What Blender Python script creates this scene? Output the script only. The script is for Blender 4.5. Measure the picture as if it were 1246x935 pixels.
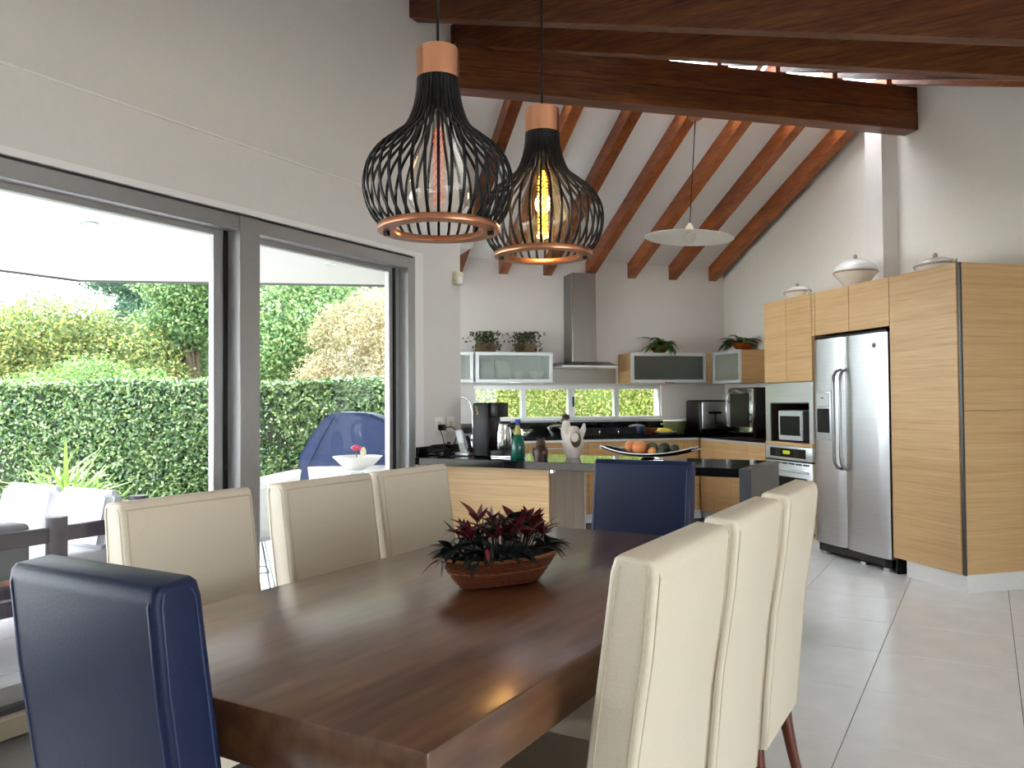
import bpy, bmesh, math, random
import numpy as np
from mathutils import Matrix, Vector
for o in list(bpy.data.objects):
    bpy.data.objects.remove(o)
SC = bpy.context.scene
COL = SC.collection
random.seed(7)
RNG = np.random.default_rng(11)
rad = math.radians

# ------------------------------------------------------------------ camera
# World: z up, +Y runs along the glazed left wall (long side of the dining table), +X to the right of it.
def rows(yaw, pitch, roll):
    r = Vector((math.cos(yaw), math.sin(yaw), 0)); f0 = Vector((-math.sin(yaw), math.cos(yaw), 0)); u0 = Vector((0, 0, 1))
    f = f0*math.cos(pitch) + u0*math.sin(pitch); u = u0*math.cos(pitch) - f0*math.sin(pitch)
    return r*math.cos(roll) + u*math.sin(roll), u*math.cos(roll) - r*math.sin(roll), f
r_, u_, f_ = rows(rad(30.335), rad(1.31), rad(-0.40))
cd = bpy.data.cameras.new('camera'); cam = bpy.data.objects.new('camera', cd); COL.objects.link(cam)
cam.matrix_world = Matrix(((r_.x, u_.x, -f_.x, 0), (r_.y, u_.y, -f_.y, 0), (r_.z, u_.z, -f_.z, 1.25), (0, 0, 0, 1)))
cd.sensor_width = 36; cd.lens = 36*984.6/1246; cd.clip_start = .02; cd.clip_end = 300
SC.camera = cam

# ------------------------------------------------------------------ sky, sun, exposure
SC.view_settings.view_transform = 'Standard'; SC.view_settings.look = 'None'
SC.view_settings.gamma = 1; SC.view_settings.use_curve_mapping = False
SC.view_settings.exposure = 2.3
w = bpy.data.worlds.new('sky'); SC.world = w; w.use_nodes = True
nt = w.node_tree; nt.nodes.clear()
out = nt.nodes.new('ShaderNodeOutputWorld'); bg = nt.nodes.new('ShaderNodeBackground')
bg.inputs['Color'].default_value = (.88, .94, 1.0, 1); bg.inputs['Strength'].default_value = 2.6
nt.links.new(bg.outputs[0], out.inputs[0])
sl = bpy.data.lights.new('sun', 'SUN'); sl.energy = 2.6; sl.angle = rad(1.5); sl.color = (1, .95, .86)
sun = bpy.data.objects.new('sun', sl); COL.objects.link(sun)
sun.rotation_euler = Vector((.75, -.25, -.66)).to_track_quat('-Z', 'Y').to_euler()   # comes over the hedge, towards the house

# ------------------------------------------------------------------ helpers
def srgb(h):
    h = h.lstrip('#'); v = [int(h[i:i+2], 16)/255 for i in (0, 2, 4)]
    return tuple(c/12.92 if c <= .04045 else ((c+.055)/1.055)**2.4 for c in v) + (1,)
MATS = {}
def base(name):
    m = bpy.data.materials.new(name); m.use_nodes = True
    nt = m.node_tree; b = nt.nodes['Principled BSDF']; MATS[name] = m
    return m, nt, b
def texco(nt, scale, kind='Object', rot=(0, 0, 0)):
    tc = nt.nodes.new('ShaderNodeTexCoord'); mp = nt.nodes.new('ShaderNodeMapping')
    mp.inputs['Scale'].default_value = scale; mp.inputs['Rotation'].default_value = rot
    nt.links.new(tc.outputs[kind], mp.inputs['Vector']); return mp.outputs['Vector']
def noise(nt, vec, scale, detail=3, rough=.55, dist=0):
    n = nt.nodes.new('ShaderNodeTexNoise'); n.inputs['Scale'].default_value = scale
    n.inputs['Detail'].default_value = detail; n.inputs['Roughness'].default_value = rough; n.inputs['Distortion'].default_value = dist
    if vec is not None: nt.links.new(vec, n.inputs['Vector'])
    return n.outputs['Fac']
def ramp(nt, fac, stops):
    r = nt.nodes.new('ShaderNodeValToRGB'); e = r.color_ramp.elements
    while len(e) < len(stops): e.new(.5)
    for i, (p, c) in enumerate(stops): e[i].position = p; e[i].color = c
    nt.links.new(fac, r.inputs['Fac']); return r.outputs['Color']
def bump(nt, b, fac, strength=.2, dist=.01):
    n = nt.nodes.new('ShaderNodeBump'); n.inputs['Strength'].default_value = strength; n.inputs['Distance'].default_value = dist
    nt.links.new(fac, n.inputs['Height']); nt.links.new(n.outputs[0], b.inputs['Normal'])
def plain(name, col, rough=.5, metal=0, bs=0, bscale=60, vary=.06, spec=.5, scale=(1, 1, 1)):
    m, nt, b = base(name); c = srgb(col)
    f = noise(nt, texco(nt, scale), bscale, 4)
    lo = tuple(x*(1-vary) for x in c[:3]) + (1,); hi = tuple(min(1, x*(1+vary)) for x in c[:3]) + (1,)
    nt.links.new(ramp(nt, f, [(.3, lo), (.7, hi)]), b.inputs['Base Color'])
    b.inputs['Roughness'].default_value = rough; b.inputs['Metallic'].default_value = metal
    b.inputs['Specular IOR Level'].default_value = spec
    if bs: bump(nt, b, f, bs, .004)
    return m
def wood(name, cols, scale, fine, rough=.4, bs=.05, spec=.4, rand=0):
    """cols dark..light; scale stretches the grain along one axis; fine = thin pore lines"""
    m, nt, b = base(name)
    v = texco(nt, scale)
    a = noise(nt, v, 1.0, 4, .6, .6)
    f2 = noise(nt, texco(nt, tuple(s*fine for s in scale)), 1.0, 2, .5)
    mx = nt.nodes.new('ShaderNodeMath'); mx.operation = 'MULTIPLY_ADD'
    nt.links.new(f2, mx.inputs[0]); mx.inputs[1].default_value = .45; 
    m2 = nt.nodes.new('ShaderNodeMath'); m2.operation = 'MULTIPLY'; nt.links.new(a, m2.inputs[0]); m2.inputs[1].default_value = .55
    nt.links.new(m2.outputs[0], mx.inputs[2])
    fac = mx.outputs[0]
    if rand:
        oi = nt.nodes.new('ShaderNodeObjectInfo'); ad = nt.nodes.new('ShaderNodeMath'); ad.operation = 'MULTIPLY_ADD'
        nt.links.new(oi.outputs['Random'], ad.inputs[0]); ad.inputs[1].default_value = rand; nt.links.new(fac, ad.inputs[2])
        s = nt.nodes.new('ShaderNodeMath'); s.operation = 'SUBTRACT'; nt.links.new(ad.outputs[0], s.inputs[0]); s.inputs[1].default_value = rand/2
        fac = s.outputs[0]
    n = len(cols)
    nt.links.new(ramp(nt, fac, [(.32+.36*i/(n-1), srgb(c)) for i, c in enumerate(cols)]), b.inputs['Base Color'])
    b.inputs['Roughness'].default_value = rough; b.inputs['Specular IOR Level'].default_value = spec
    if bs: bump(nt, b, f2, bs, .002)
    return m
def steel(name, col, rough, scale=(2, 2, 250)):
    m, nt, b = base(name); f = noise(nt, texco(nt, scale), 1, 2)
    c = srgb(col); nt.links.new(ramp(nt, f, [(.3, tuple(x*.9 for x in c[:3])+(1,)), (.7, c)]), b.inputs['Base Color'])
    b.inputs['Metallic'].default_value = 1; b.inputs['Roughness'].default_value = rough
    bump(nt, b, f, .04, .001); return m
def glass(name, tint=(1, 1, 1, 1), refl=1.0, rough=0.0):
    m = bpy.data.materials.new(name); m.use_nodes = True; nt = m.node_tree; nt.nodes.clear(); MATS[name] = m
    o = nt.nodes.new('ShaderNodeOutputMaterial'); t = nt.nodes.new('ShaderNodeBsdfTransparent'); g = nt.nodes.new('ShaderNodeBsdfGlossy')
    g.inputs['Roughness'].default_value = rough; t.inputs['Color'].default_value = tint
    fr = nt.nodes.new('ShaderNodeFresnel'); ge = nt.nodes.new('ShaderNodeNewGeometry')     # same reflectance on both faces of the pane
    io = nt.nodes.new('ShaderNodeMath'); io.operation = 'MULTIPLY_ADD'; io.inputs[1].default_value = 1/1.45-1.45; io.inputs[2].default_value = 1.45
    nt.links.new(ge.outputs['Backfacing'], io.inputs[0]); nt.links.new(io.outputs[0], fr.inputs['IOR'])
    mu = nt.nodes.new('ShaderNodeMath'); mu.operation = 'MULTIPLY'; mu.inputs[1].default_value = refl
    nt.links.new(fr.outputs[0], mu.inputs[0])
    mx = nt.nodes.new('ShaderNodeMixShader'); nt.links.new(mu.outputs[0], mx.inputs[0])
    nt.links.new(t.outputs[0], mx.inputs[1]); nt.links.new(g.outputs[0], mx.inputs[2]); nt.links.new(mx.outputs[0], o.inputs[0])
    return m
def frosted(name, col, clear=.35):
    m = bpy.data.materials.new(name); m.use_nodes = True; nt = m.node_tree; nt.nodes.clear(); MATS[name] = m
    o = nt.nodes.new('ShaderNodeOutputMaterial'); t = nt.nodes.new('ShaderNodeBsdfTransparent'); t.inputs['Color'].default_value = srgb('#f4f9f6')
    p = nt.nodes.new('ShaderNodeBsdfPrincipled'); p.inputs['Base Color'].default_value = srgb(col); p.inputs['Roughness'].default_value = .25
    mx = nt.nodes.new('ShaderNodeMixShader'); mx.inputs[0].default_value = 1-clear
    nt.links.new(t.outputs[0], mx.inputs[1]); nt.links.new(p.outputs[0], mx.inputs[2]); nt.links.new(mx.outputs[0], o.inputs[0]); return m
def emit(name, col, s):
    m = bpy.data.materials.new(name); m.use_nodes = True; nt = m.node_tree; nt.nodes.clear(); MATS[name] = m
    o = nt.nodes.new('ShaderNodeOutputMaterial'); e = nt.nodes.new('ShaderNodeEmission'); e.inputs[0].default_value = srgb(col); e.inputs[1].default_value = s
    nt.links.new(e.outputs[0], o.inputs[0]); return m
def leaf(name, cols, trans=.35, rough=.45, spec=.4):
    m, nt, b = base(name)
    g = nt.nodes.new('ShaderNodeNewGeometry')
    n = len(cols); col = ramp(nt, g.outputs['Random Per Island'], [(i/(n-1), srgb(c)) for i, c in enumerate(cols)])
    nt.links.new(col, b.inputs['Base Color']); b.inputs['Roughness'].default_value = rough; b.inputs['Specular IOR Level'].default_value = spec
    if trans:
        o = nt.nodes['Material Output']; t = nt.nodes.new('ShaderNodeBsdfTranslucent'); nt.links.new(col, t.inputs['Color'])
        mx = nt.nodes.new('ShaderNodeMixShader'); mx.inputs[0].default_value = trans
        nt.links.new(b.outputs[0], mx.inputs[1]); nt.links.new(t.outputs[0], mx.inputs[2]); nt.links.new(mx.outputs[0], o.inputs['Surface'])
    return m

M_wall = plain('painted_wall', '#dedad6', .75, bs=.05, bscale=35, vary=.015, spec=.25)
M_wallw = plain('painted_wall_warm', '#e2dfd8', .75, bs=.05, bscale=30, vary=.015, spec=.25)
M_ceil = plain('painted_ceiling', '#e9e7e4', .8, bs=.04, bscale=40, vary=.01, spec=.2)
M_soff = plain('soffit_paint', '#cbc9c5', .7, vary=.02)
M_white = plain('white_paint', '#eceae8', .5, vary=.01)
M_tile = plain('floor_tile', '#efeeee', .24, bscale=5, vary=.05, spec=.5)
M_thresh = plain('threshold_stone', '#9d9282', .45, bscale=8)
M_grout = plain('grout', '#595653', .9, bscale=30)
M_ttile = plain('terrace_tile', '#b9bac2', .5, bscale=4, vary=.08)
M_beam = wood('beam_wood', ['#3a1c0d', '#552c14', '#6f3f1e', '#875028'], (1.3, 16, 16), 5, .42, .06, .4, .12)
M_raft = wood('rafter_wood', ['#55290f', '#773b18', '#914c22', '#a65f2d'], (16, 1.3, 16), 5, .42, .06, .4, .25)
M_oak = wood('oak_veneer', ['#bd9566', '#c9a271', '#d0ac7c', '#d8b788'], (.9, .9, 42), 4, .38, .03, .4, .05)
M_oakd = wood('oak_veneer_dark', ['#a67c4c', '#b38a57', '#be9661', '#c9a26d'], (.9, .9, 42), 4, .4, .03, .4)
M_table = wood('table_wood', ['#3d2416', '#523320', '#65432b', '#755136'], (8, 1.1, 8), 4, .30, .05, .5)
b = M_table.node_tree.nodes['Principled BSDF']; b.inputs['Coat Weight'].default_value = .8; b.inputs['Coat Roughness'].default_value = .18
M_leg = wood('leg_wood', ['#3a170c', '#54220f', '#6c3218'], (14, 14, 1.6), 4, .35, .03)
M_cream = plain('cream_leather', '#d6cab6', .42, bs=.12, bscale=180, vary=.03)
M_creams = plain('cream_seam', '#c2b49b', .55, bscale=200)
M_blue = plain('blue_leather', '#111c3c', .45, bs=.12, bscale=180, vary=.08, spec=.25)
M_blues = plain('blue_seam', '#1c2d55', .45, bscale=200)
M_granite = plain('black_granite', '#0b0c0e', .07, bscale=300, vary=.5, spec=.28)
M_granm = plain('black_granite_lit', '#3b3d42', .4, bscale=250, vary=.2)  # same black stone, with the side light's grey reflection put into its colour
M_alu = plain('aluminium', '#a7a7a8', .38, metal=.6, bscale=40, vary=.03)
M_alud = plain('dark_aluminium', '#3a3c40', .4, metal=.3, bscale=40)
M_alul = plain('light_aluminium', '#cdd2d3', .35, metal=.4, bscale=40, vary=.03)
M_steel = steel('brushed_steel', '#d9dadb', .36)
M_steelv = steel('brushed_steel_vertical', '#8e8c88', .33, (220, 220, 2))
M_sidep = wood('steel_side_sheen', ['#857668', '#978778', '#a89888'], (30, 30, 1), 3, .35, .02)  # steel side of the peninsula, its reflections put into a streaky grey-brown
M_steeld = plain('dark_steel', '#5b5a58', .4, metal=.8, bscale=60)
M_chrome = plain('chrome', '#d8dadb', .12, metal=1, bscale=20, vary=.02)
M_hand = plain('handle_steel', '#8c8c8e', .3, metal=1, bscale=40)
M_black = plain('black_plastic', '#0a0a0b', .38, bscale=80, spec=.3)
M_blackm = plain('black_metal', '#0c0c0d', .5, bscale=80, vary=.1, spec=.25)
M_dark = plain('dark_recess', '#2c1c13', .6)
M_copper = steel('brushed_copper', '#e2a07c', .26, (180, 180, 2))
M_copperl = plain('copper_ring', '#c98a68', .28, metal=1, bscale=30)
M_pglass = glass('window_glass', (.97, .985, .98, 1), .8)
M_bulb = glass('bulb_glass', (.97, .95, .92, 1), 1.5)
M_bulba = glass('bulb_glass_amber', (1.0, .86, .62, 1), 1.5)
M_opal = bpy.data.materials.new('opal_added_skylight'); M_opal.use_nodes = True; _n = M_opal.node_tree; _n.nodes.clear()
_o = _n.nodes.new('ShaderNodeOutputMaterial'); _t = _n.nodes.new('ShaderNodeBsdfTranslucent'); _t.inputs['Color'].default_value = (.9, .92, .95, 1); _n.links.new(_t.outputs[0], _o.inputs[0])  # diffusing pane for the added ridge skylight
M_cglass = glass('clear_glass', (.92, .96, .95, 1), 1.2)
M_frost = frosted('frosted_glass', '#cfdad3', .80)
M_frostd = frosted('frosted_glass_dark', '#5b605a', .35)
M_fil1 = emit('filament_red', '#ff5528', .42)
M_fil2 = emit('filament_bright', '#ffa436', 2.6)
M_ceram = plain('white_ceramic', '#e6e3dd', .22, bscale=30, vary=.03)
M_ceramb = plain('ceramic_band', '#a58f7c', .3, bscale=90, vary=.3)
M_terra = plain('terracotta', '#a14b21', .4, bscale=30, vary=.15)
M_pot = plain('brown_pot', '#6a5138', .6, bscale=40, vary=.25)
M_basket = plain('wicker', '#693318', .55, bs=.5, bscale=120, vary=.45)
M_rope = plain('wicker_trim', '#94603d', .6, bs=.3, bscale=150, vary=.25)
M_lfdark = leaf('dark_leaf', ['#10191b', '#1b282a', '#243436', '#1d1420'], .08, .42)
M_lfred = leaf('burgundy_leaf', ['#3a0b14', '#5a1420', '#6e1b28'], .15, .42)
M_lfpink = leaf('pink_leaf', ['#8e2638', '#a83a4a'], .15)
M_fern = leaf('fern_leaf', ['#274019', '#3a5a24', '#51752f', '#20371a'], .25)
M_small = leaf('small_leaf', ['#26371f', '#3c512b', '#556a3c', '#1d2b1a'], .25)
M_stem = plain('stem', '#6b5a34', .7)
M_hedge = leaf('hedge_leaf', ['#1f3a26', '#34562f', '#50733f', '#7c985b', '#a5b67c'], .16, .3, .6)
M_hedgel = leaf('sunlit_hedge_leaf', ['#7d9145', '#a9bd5c', '#cfd98a', '#decfae', '#8fa34e'], .55, .5)  # hedge behind the kitchen window: strong daylight put into the leaf colours
M_core = plain('hedge_core', '#12200f', .9); M_core2 = plain('sunlit_hedge_core', '#5f7433', .9)  # second core lightened in colour so gaps between the leaves look lit
M_tr = [leaf('tree_leaf_%d' % i, c, .35, .5) for i, c in enumerate([
    ['#3d5436', '#5f7842', '#8a9350', '#aba55f'], ['#2a463c', '#3f6049', '#597657'], ['#476a3c', '#678a46', '#8ba45a'],
    ['#3a5d41', '#5a804c', '#809d60', '#9bb073'], ['#8d805f', '#9f8f70', '#b5a888', '#7d8757'], ['#405c48', '#5f7a5b', '#80946d']])]
M_bark = plain('bark', '#5b4d3d', .9, bs=.5, bscale=25, vary=.3)
M_grass = plain('lawn', '#4c6a2c', .9, bs=.4, bscale=40, vary=.3)
M_gravel = plain('pale_gravel', '#b9b2a6', .9, bs=.3, bscale=60, vary=.2)
M_agap = leaf('strap_leaf', ['#4e7a2c', '#7ba03a', '#a3bd4d', '#3a6236'], .35)
M_cush = plain('white_cushion', '#d6d6dd', .8, bs=.1, bscale=90, vary=.02)
M_cushg = plain('grey_cushion', '#7d8087', .8, bs=.1, bscale=90, vary=.04)
M_dkwood = wood('dark_outdoor_wood', ['#3a323e', '#4a414e', '#5a4c56'], (3, 3, 3), 4, .5, .05)
M_rdwood = wood('red_outdoor_wood', ['#7d4a35', '#95593f', '#a8694c'], (2, 14, 14), 4, .5, .05)
M_cover = plain('grill_cover', '#2c3d66', .6, bs=.2, bscale=15, vary=.1)
M_plastw = plain('white_plastic', '#e4e2df', .4, bscale=20, vary=.01)
M_beige = plain('beige_plastic', '#d8cfb2', .45)
M_pinkf = plain('pink_petal', '#c9385a', .5)
M_green = plain('green_glaze', '#0f5a4c', .15, bscale=40, vary=.2)
M_yell = plain('yellow_glaze', '#b9b455', .3)
M_bluec = plain('blue_cap', '#2547a8', .35)
M_fig = plain('dark_figurine', '#3a2015', .4, bs=.5, bscale=60, vary=.6)
M_orange = plain('orange_peel', '#d98850', .5, bs=.25, bscale=160, vary=.1)
M_avoc = plain('avocado_skin', '#26301f', .5, bs=.3, bscale=90, vary=.3)
M_ban = plain('banana_skin', '#d9bd3e', .5, vary=.12, bscale=20)
M_olive = plain('olive_enamel', '#4c5230', .35)
M_pan = plain('blue_enamel', '#2b3a5c', .35)
M_panb = plain('brown_pan', '#6a3f26', .45)
M_disp = emit('oven_display', '#8f9a2a', .35)
M_hen2 = plain('hen_glaze_brown', '#4a3a33', .35, bscale=60, vary=.3)
M_hen = plain('hen_glaze', '#d3c9bf', .3, bscale=25, vary=.12)

def bm_new(): return bmesh.new()
def box(bm, x0, x1, y0, y1, z0, z1, bev=0, seg=2):
    r = bmesh.ops.create_cube(bm, size=1, matrix=Matrix.Translation(((x0+x1)/2, (y0+y1)/2, (z0+z1)/2)) @ Matrix.Diagonal((abs(x1-x0), abs(y1-y0), abs(z1-z0), 1)))
    if bev:
        es = list({e for v in r['verts'] for e in v.link_edges})
        bmesh.ops.bevel(bm, geom=es, offset=bev, segments=seg, profile=.5, affect='EDGES')
    return bm
def hexa(bm, p):
    """eight corners: bottom ring 0-3, top ring 4-7"""
    v = [bm.verts.new(q) for q in p]
    for f in ((3, 2, 1, 0), (4, 5, 6, 7), (0, 1, 5, 4), (1, 2, 6, 5), (2, 3, 7, 6), (3, 0, 4, 7)): bm.faces.new([v[i] for i in f])
    bmesh.ops.recalc_face_normals(bm, faces=bm.faces[:])
    return bm
def lathe(bm, prof, n=32, c=(0, 0, 0), sx=1, sy=1, cap=True):
    rings = []
    for r, z in prof:
        if r < 1e-6: rings.append([bm.verts.new((c[0], c[1], c[2]+z))])
        else: rings.append([bm.verts.new((c[0]+sx*r*math.cos(2*math.pi*i/n), c[1]+sy*r*math.sin(2*math.pi*i/n), c[2]+z)) for i in range(n)])
    for a, b in zip(rings, rings[1:]):
        for i in range(n):
            j = (i+1) % n
            if len(a) == 1 and len(b) == 1: continue
            if len(a) == 1: bm.faces.new((a[0], b[i], b[j]))
            elif len(b) == 1: bm.faces.new((a[i], b[0], a[j]))
            else: bm.faces.new((a[i], b[i], b[j], a[j]))
    if cap:
        for r in (rings[0], rings[-1]):
            if len(r) > 2: bm.faces.new(r)
    bmesh.ops.recalc_face_normals(bm, faces=bm.faces[:])
    return bm
def tube(bm, pts, r, n=8, cap=True):
    pts = [Vector(p) for p in pts]; rs = r if isinstance(r, (list, tuple)) else [r]*len(pts)
    rings = []; up = None
    for i, p in enumerate(pts):
        t = (pts[min(i+1, len(pts)-1)] - pts[max(i-1, 0)]).normalized()
        if up is None: up = Vector((0, 0, 1)) if abs(t.z) < .9 else Vector((1, 0, 0))
        s = t.cross(up).normalized(); up = s.cross(t).normalized()
        rings.append([bm.verts.new(p + (s*math.cos(2*math.pi*k/n) + up*math.sin(2*math.pi*k/n))*rs[i]) for k in range(n)])
    for a, b in zip(rings, rings[1:]):
        for k in range(n): bm.faces.new((a[k], a[(k+1) % n], b[(k+1) % n], b[k]))
    if cap: bm.faces.new(rings[0][::-1]); bm.faces.new(rings[-1])
    return bm
def ball(bm, c, rx, ry=None, rz=None, n=16):
    ry = ry or rx; rz = rz or rx
    bmesh.ops.create_uvsphere(bm, u_segments=n, v_segments=max(8, n*2//3), radius=1, matrix=Matrix.Translation(c) @ Matrix.Diagonal((rx, ry, rz, 1)))
    return bm
def prism(bm, poly, z0, z1):
    a = [bm.verts.new((x, y, z0)) for x, y in poly]; b = [bm.verts.new((x, y, z1)) for x, y in poly]; n = len(poly)
    bm.faces.new(a[::-1]); bm.faces.new(b)
    for i in range(n): bm.faces.new((a[i], a[(i+1) % n], b[(i+1) % n], b[i]))
    bmesh.ops.recalc_face_normals(bm, faces=bm.faces[:]); return bm
def mesh(name, bm, m, smooth=None):
    me = bpy.data.meshes.new(name); bm.to_mesh(me); bm.free()
    me.materials.append(m)
    if smooth is not None:
        me.polygons.foreach_set('use_smooth', [True]*len(me.polygons)); me.set_sharp_from_angle(angle=rad(smooth))
    return me
S2 = math.sqrt(.5)
def K(a, b, z=0): return Vector((S2*(a-b), S2*(a+b), z))      # the kitchen stands at 45 degrees to the dining room
class Thing:
    """an Empty at the thing's base; part geometry is written in frame coordinates ('K' kitchen, 'W' world) or, with local=True, from the base"""
    def __init__(s, name, label, cat, o=(0, 0, 0), frame='W', rot=None, group=None, local=False, kind=None):
        s.e = bpy.data.objects.new(name, None); COL.objects.link(s.e); s.e.empty_display_size = .05
        s.o = Vector(o); s.local = local
        s.e.location = K(*o) if frame == 'K' else s.o
        s.e.rotation_euler = (0, 0, (math.pi/4 if frame == 'K' else 0) + (rot or 0))
        if label: s.e['label'] = label
        if cat: s.e['category'] = cat
        if group: s.e['group'] = group
        if kind: s.e['kind'] = kind
    def part(s, name, bm, m, smooth=40, parent=None, label=None, kind=None):
        if not s.local: bmesh.ops.translate(bm, verts=bm.verts[:], vec=-s.o)
        ob = bpy.data.objects.new(name, mesh(name, bm, m, smooth)); COL.objects.link(ob); ob.parent = parent or s.e
        if label: ob['label'] = label
        if kind: ob['kind'] = kind
        return ob
def single(name, bm, m, label, cat, o=(0, 0, 0), frame='W', rot=0, group=None, smooth=40, kind=None):
    ob = bpy.data.objects.new(name, mesh(name, bm, m, smooth)); COL.objects.link(ob)
    ob.location = K(*o) if frame == 'K' else Vector(o); ob.rotation_euler = (0, 0, (math.pi/4 if frame == 'K' else 0)+rot)
    if label: ob['label'] = label
    if cat: ob['category'] = cat
    if group: ob['group'] = group
    if kind: ob['kind'] = kind
    return ob
def struct(name, bm, m, frame='W', smooth=None, parent=None, label=None):
    ob = bpy.data.objects.new(name, mesh(name, bm, m, smooth)); COL.objects.link(ob)
    if parent: ob.parent = parent
    else:
        ob['kind'] = 'structure'
        if frame == 'K': ob.rotation_euler = (0, 0, math.pi/4)
    if label: ob['label'] = label
    return ob
def place_copy(t, name, loc, rotz, label, group=None, scale=1):
    """copy a thing with its parts and sub-parts"""
    r = t.copy(); r.name = name; COL.objects.link(r); r.location = loc; r.rotation_euler = (0, 0, rotz); r.scale = (scale,)*3
    r['label'] = label
    if group: r['group'] = group
    def rec(src, dst):
        for ch in src.children:
            c = ch.copy(); COL.objects.link(c); c.parent = dst; rec(ch, c)
    rec(t, r); return r
def np_mesh(name, V, F, m):
    me = bpy.data.meshes.new(name); V = np.asarray(V, np.float32); F = np.asarray(F, np.int32); k = F.shape[1]
    me.vertices.add(len(V)); me.vertices.foreach_set('co', V.ravel())
    me.loops.add(F.size); me.loops.foreach_set('vertex_index', F.ravel())
    me.polygons.add(len(F)); me.polygons.foreach_set('loop_start', np.arange(0, F.size, k, dtype=np.int32))
    me.update(calc_edges=True); me.validate(); me.materials.append(m); return me
def leaf_cards(P, L, W, nrm=None, bias=0.0):
    """rhombic folded leaves at points P"""
    n = len(P); d = RNG.normal(size=(n, 3)); d /= np.linalg.norm(d, axis=1)[:, None]
    q = RNG.normal(size=(n, 3))
    if nrm is not None: q = q*(1-bias) + nrm*bias*2
    q /= np.linalg.norm(q, axis=1)[:, None]
    d -= q*(d*q).sum(1)[:, None]; d /= np.linalg.norm(d, axis=1)[:, None]+1e-9
    s = np.cross(q, d); l = (L*RNG.uniform(.6, 1.3, n))[:, None]; ww = (W*RNG.uniform(.6, 1.3, n))[:, None]
    V = np.stack([P-d*l*.5, P+s*ww*.5-q*ww*.12, P+d*l*.5, P-s*ww*.5-q*ww*.12], 1).reshape(-1, 3)
    return V, np.arange(4*n).reshape(n, 4)

# ================================================================== SETTING
XW = -3.193                                   # face of the glazed wall
# ---- floor
bm = bm_new(); prism(bm, [(XW-.2, -2.7), (4.3, -2.7), (4.3, 2.9), (-2.3, 9.4), (-5.3, 7.2), (-3.5, 4.9), (XW-.2, 4.8)], -.12, -.004)
floor = struct('floor', bm, M_grout)
tb = box(bm_new(), .0015, .5785, .0015, .5955, -.02, 0, .0012, 1); tme = mesh('tile', tb, M_tile, None)
for i in range(-5, 7):
    for j in range(-2, 11):
        x, y = -.475+.58*i, 3.211+.597*(j-4)
        if x < XW-.02: continue
        b_ = (y+.3-x-.29)*S2; a_ = (x+.29+y+.3)*S2
        if b_ > 8.3 or a_ > 5.12 or (y > 4.6 and x < -3.0): continue
        if (x+.58-0)*.863+(y+.6)*.505 < -.75*(-x*.505+(y+.6)*.863)-.6: continue
        t = bpy.data.objects.new('tile', tme); COL.objects.link(t); t.parent = floor; t.location = (x, y, 0)

# ---- walls
ZT = 4.45
bm = bm_new(); box(bm, XW-.2, XW, -2.5, 4.74, 2.236, ZT); box(bm, XW-.2, XW, 4.30, 4.74, 0, 2.236); box(bm, XW-.2, XW, -2.5, -1.6, 0, 2.236)
struct('wall_left', bm, M_wall)
bm = box(bm_new(), XW-.002, XW+.012, -2.5, 3.78, 2.545, 2.553); struct('trim_1', bm, M_white)          # thin ledge line across the wall above the door
bm = bm_new(); box(bm, .95, 1.09, 5.62, 5.72, 0, ZT); box(bm, .95, 1.09, 5.72, 6.2, 0, 1.0); box(bm, .95, 1.09, 5.72, 6.2, 2.72, ZT); box(bm, .95, 1.09, 6.2, 6.3, 0, ZT); box(bm, 1.0, 1.2, 6.2, 6.30, 0, ZT); box(bm, 1.0, 1.2, 8.35, 8.63, 0, ZT); box(bm, 1.0, 1.2, 6.30, 8.35, 0, 1.0); box(bm, 1.0, 1.2, 6.30, 8.35, 2.72, ZT); struct('wall_kitchen_left', bm, M_wall, 'K')
w4 = Thing('window_added_3', None, None, (1.1, 7.3, 1.05), 'K', kind='structure')  # unseen window, added to bring more daylight into the kitchen
for b in (6.30, 7.30, 8.3): w4.part('window_mullion', box(bm_new(), 1.06, 1.14, b, b+.05, 1.0, 2.72), M_alul, None)
w4.part('glass_pane', box(bm_new(), 1.02, 1.025, 5.72, 6.2, 1.0, 2.72), M_pglass, None)
w4.part('glass_pane', box(bm_new(), 1.098, 1.103, 6.30, 8.35, 1.0, 2.72), M_pglass, None)
bm = bm_new(); wa, wb, w0, w1 = 1.79, 3.95, 1.045, 1.44
box(bm, 1.0, wa, 8.43, 8.63, 0, ZT); box(bm, wb, 4.95, 8.43, 8.63, 0, ZT); box(bm, wa, wb, 8.43, 8.63, 0, w0); box(bm, wa, wb, 8.43, 8.63, w1, ZT)
struct('wall_back', bm, M_wall, 'K')
bm = box(bm_new(), 4.75, 4.95, -1.0, 8.43, 0, ZT); struct('wall_right', bm, M_wallw, 'K')
bm = box(bm_new(), 4.60, 4.751, 5.59, 5.79, 2.14, 3.74); struct('trim_2', bm, M_wall, 'K')            # pilaster under the ridge beam
bm = bm_new(); box(bm, 4.07, 4.27, -2.5, -1.9, 0, ZT); box(bm, 4.07, 4.27, 2.2, 2.75, 0, ZT); box(bm, 4.07, 4.27, -1.9, 2.2, 2.35, ZT)
struct('wall_side', bm, M_wallw)
bm = bm_new(); box(bm, XW-.2, 4.27, -2.7, -2.5, 0, ZT)
struct('wall_rear', bm, M_wall)

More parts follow.
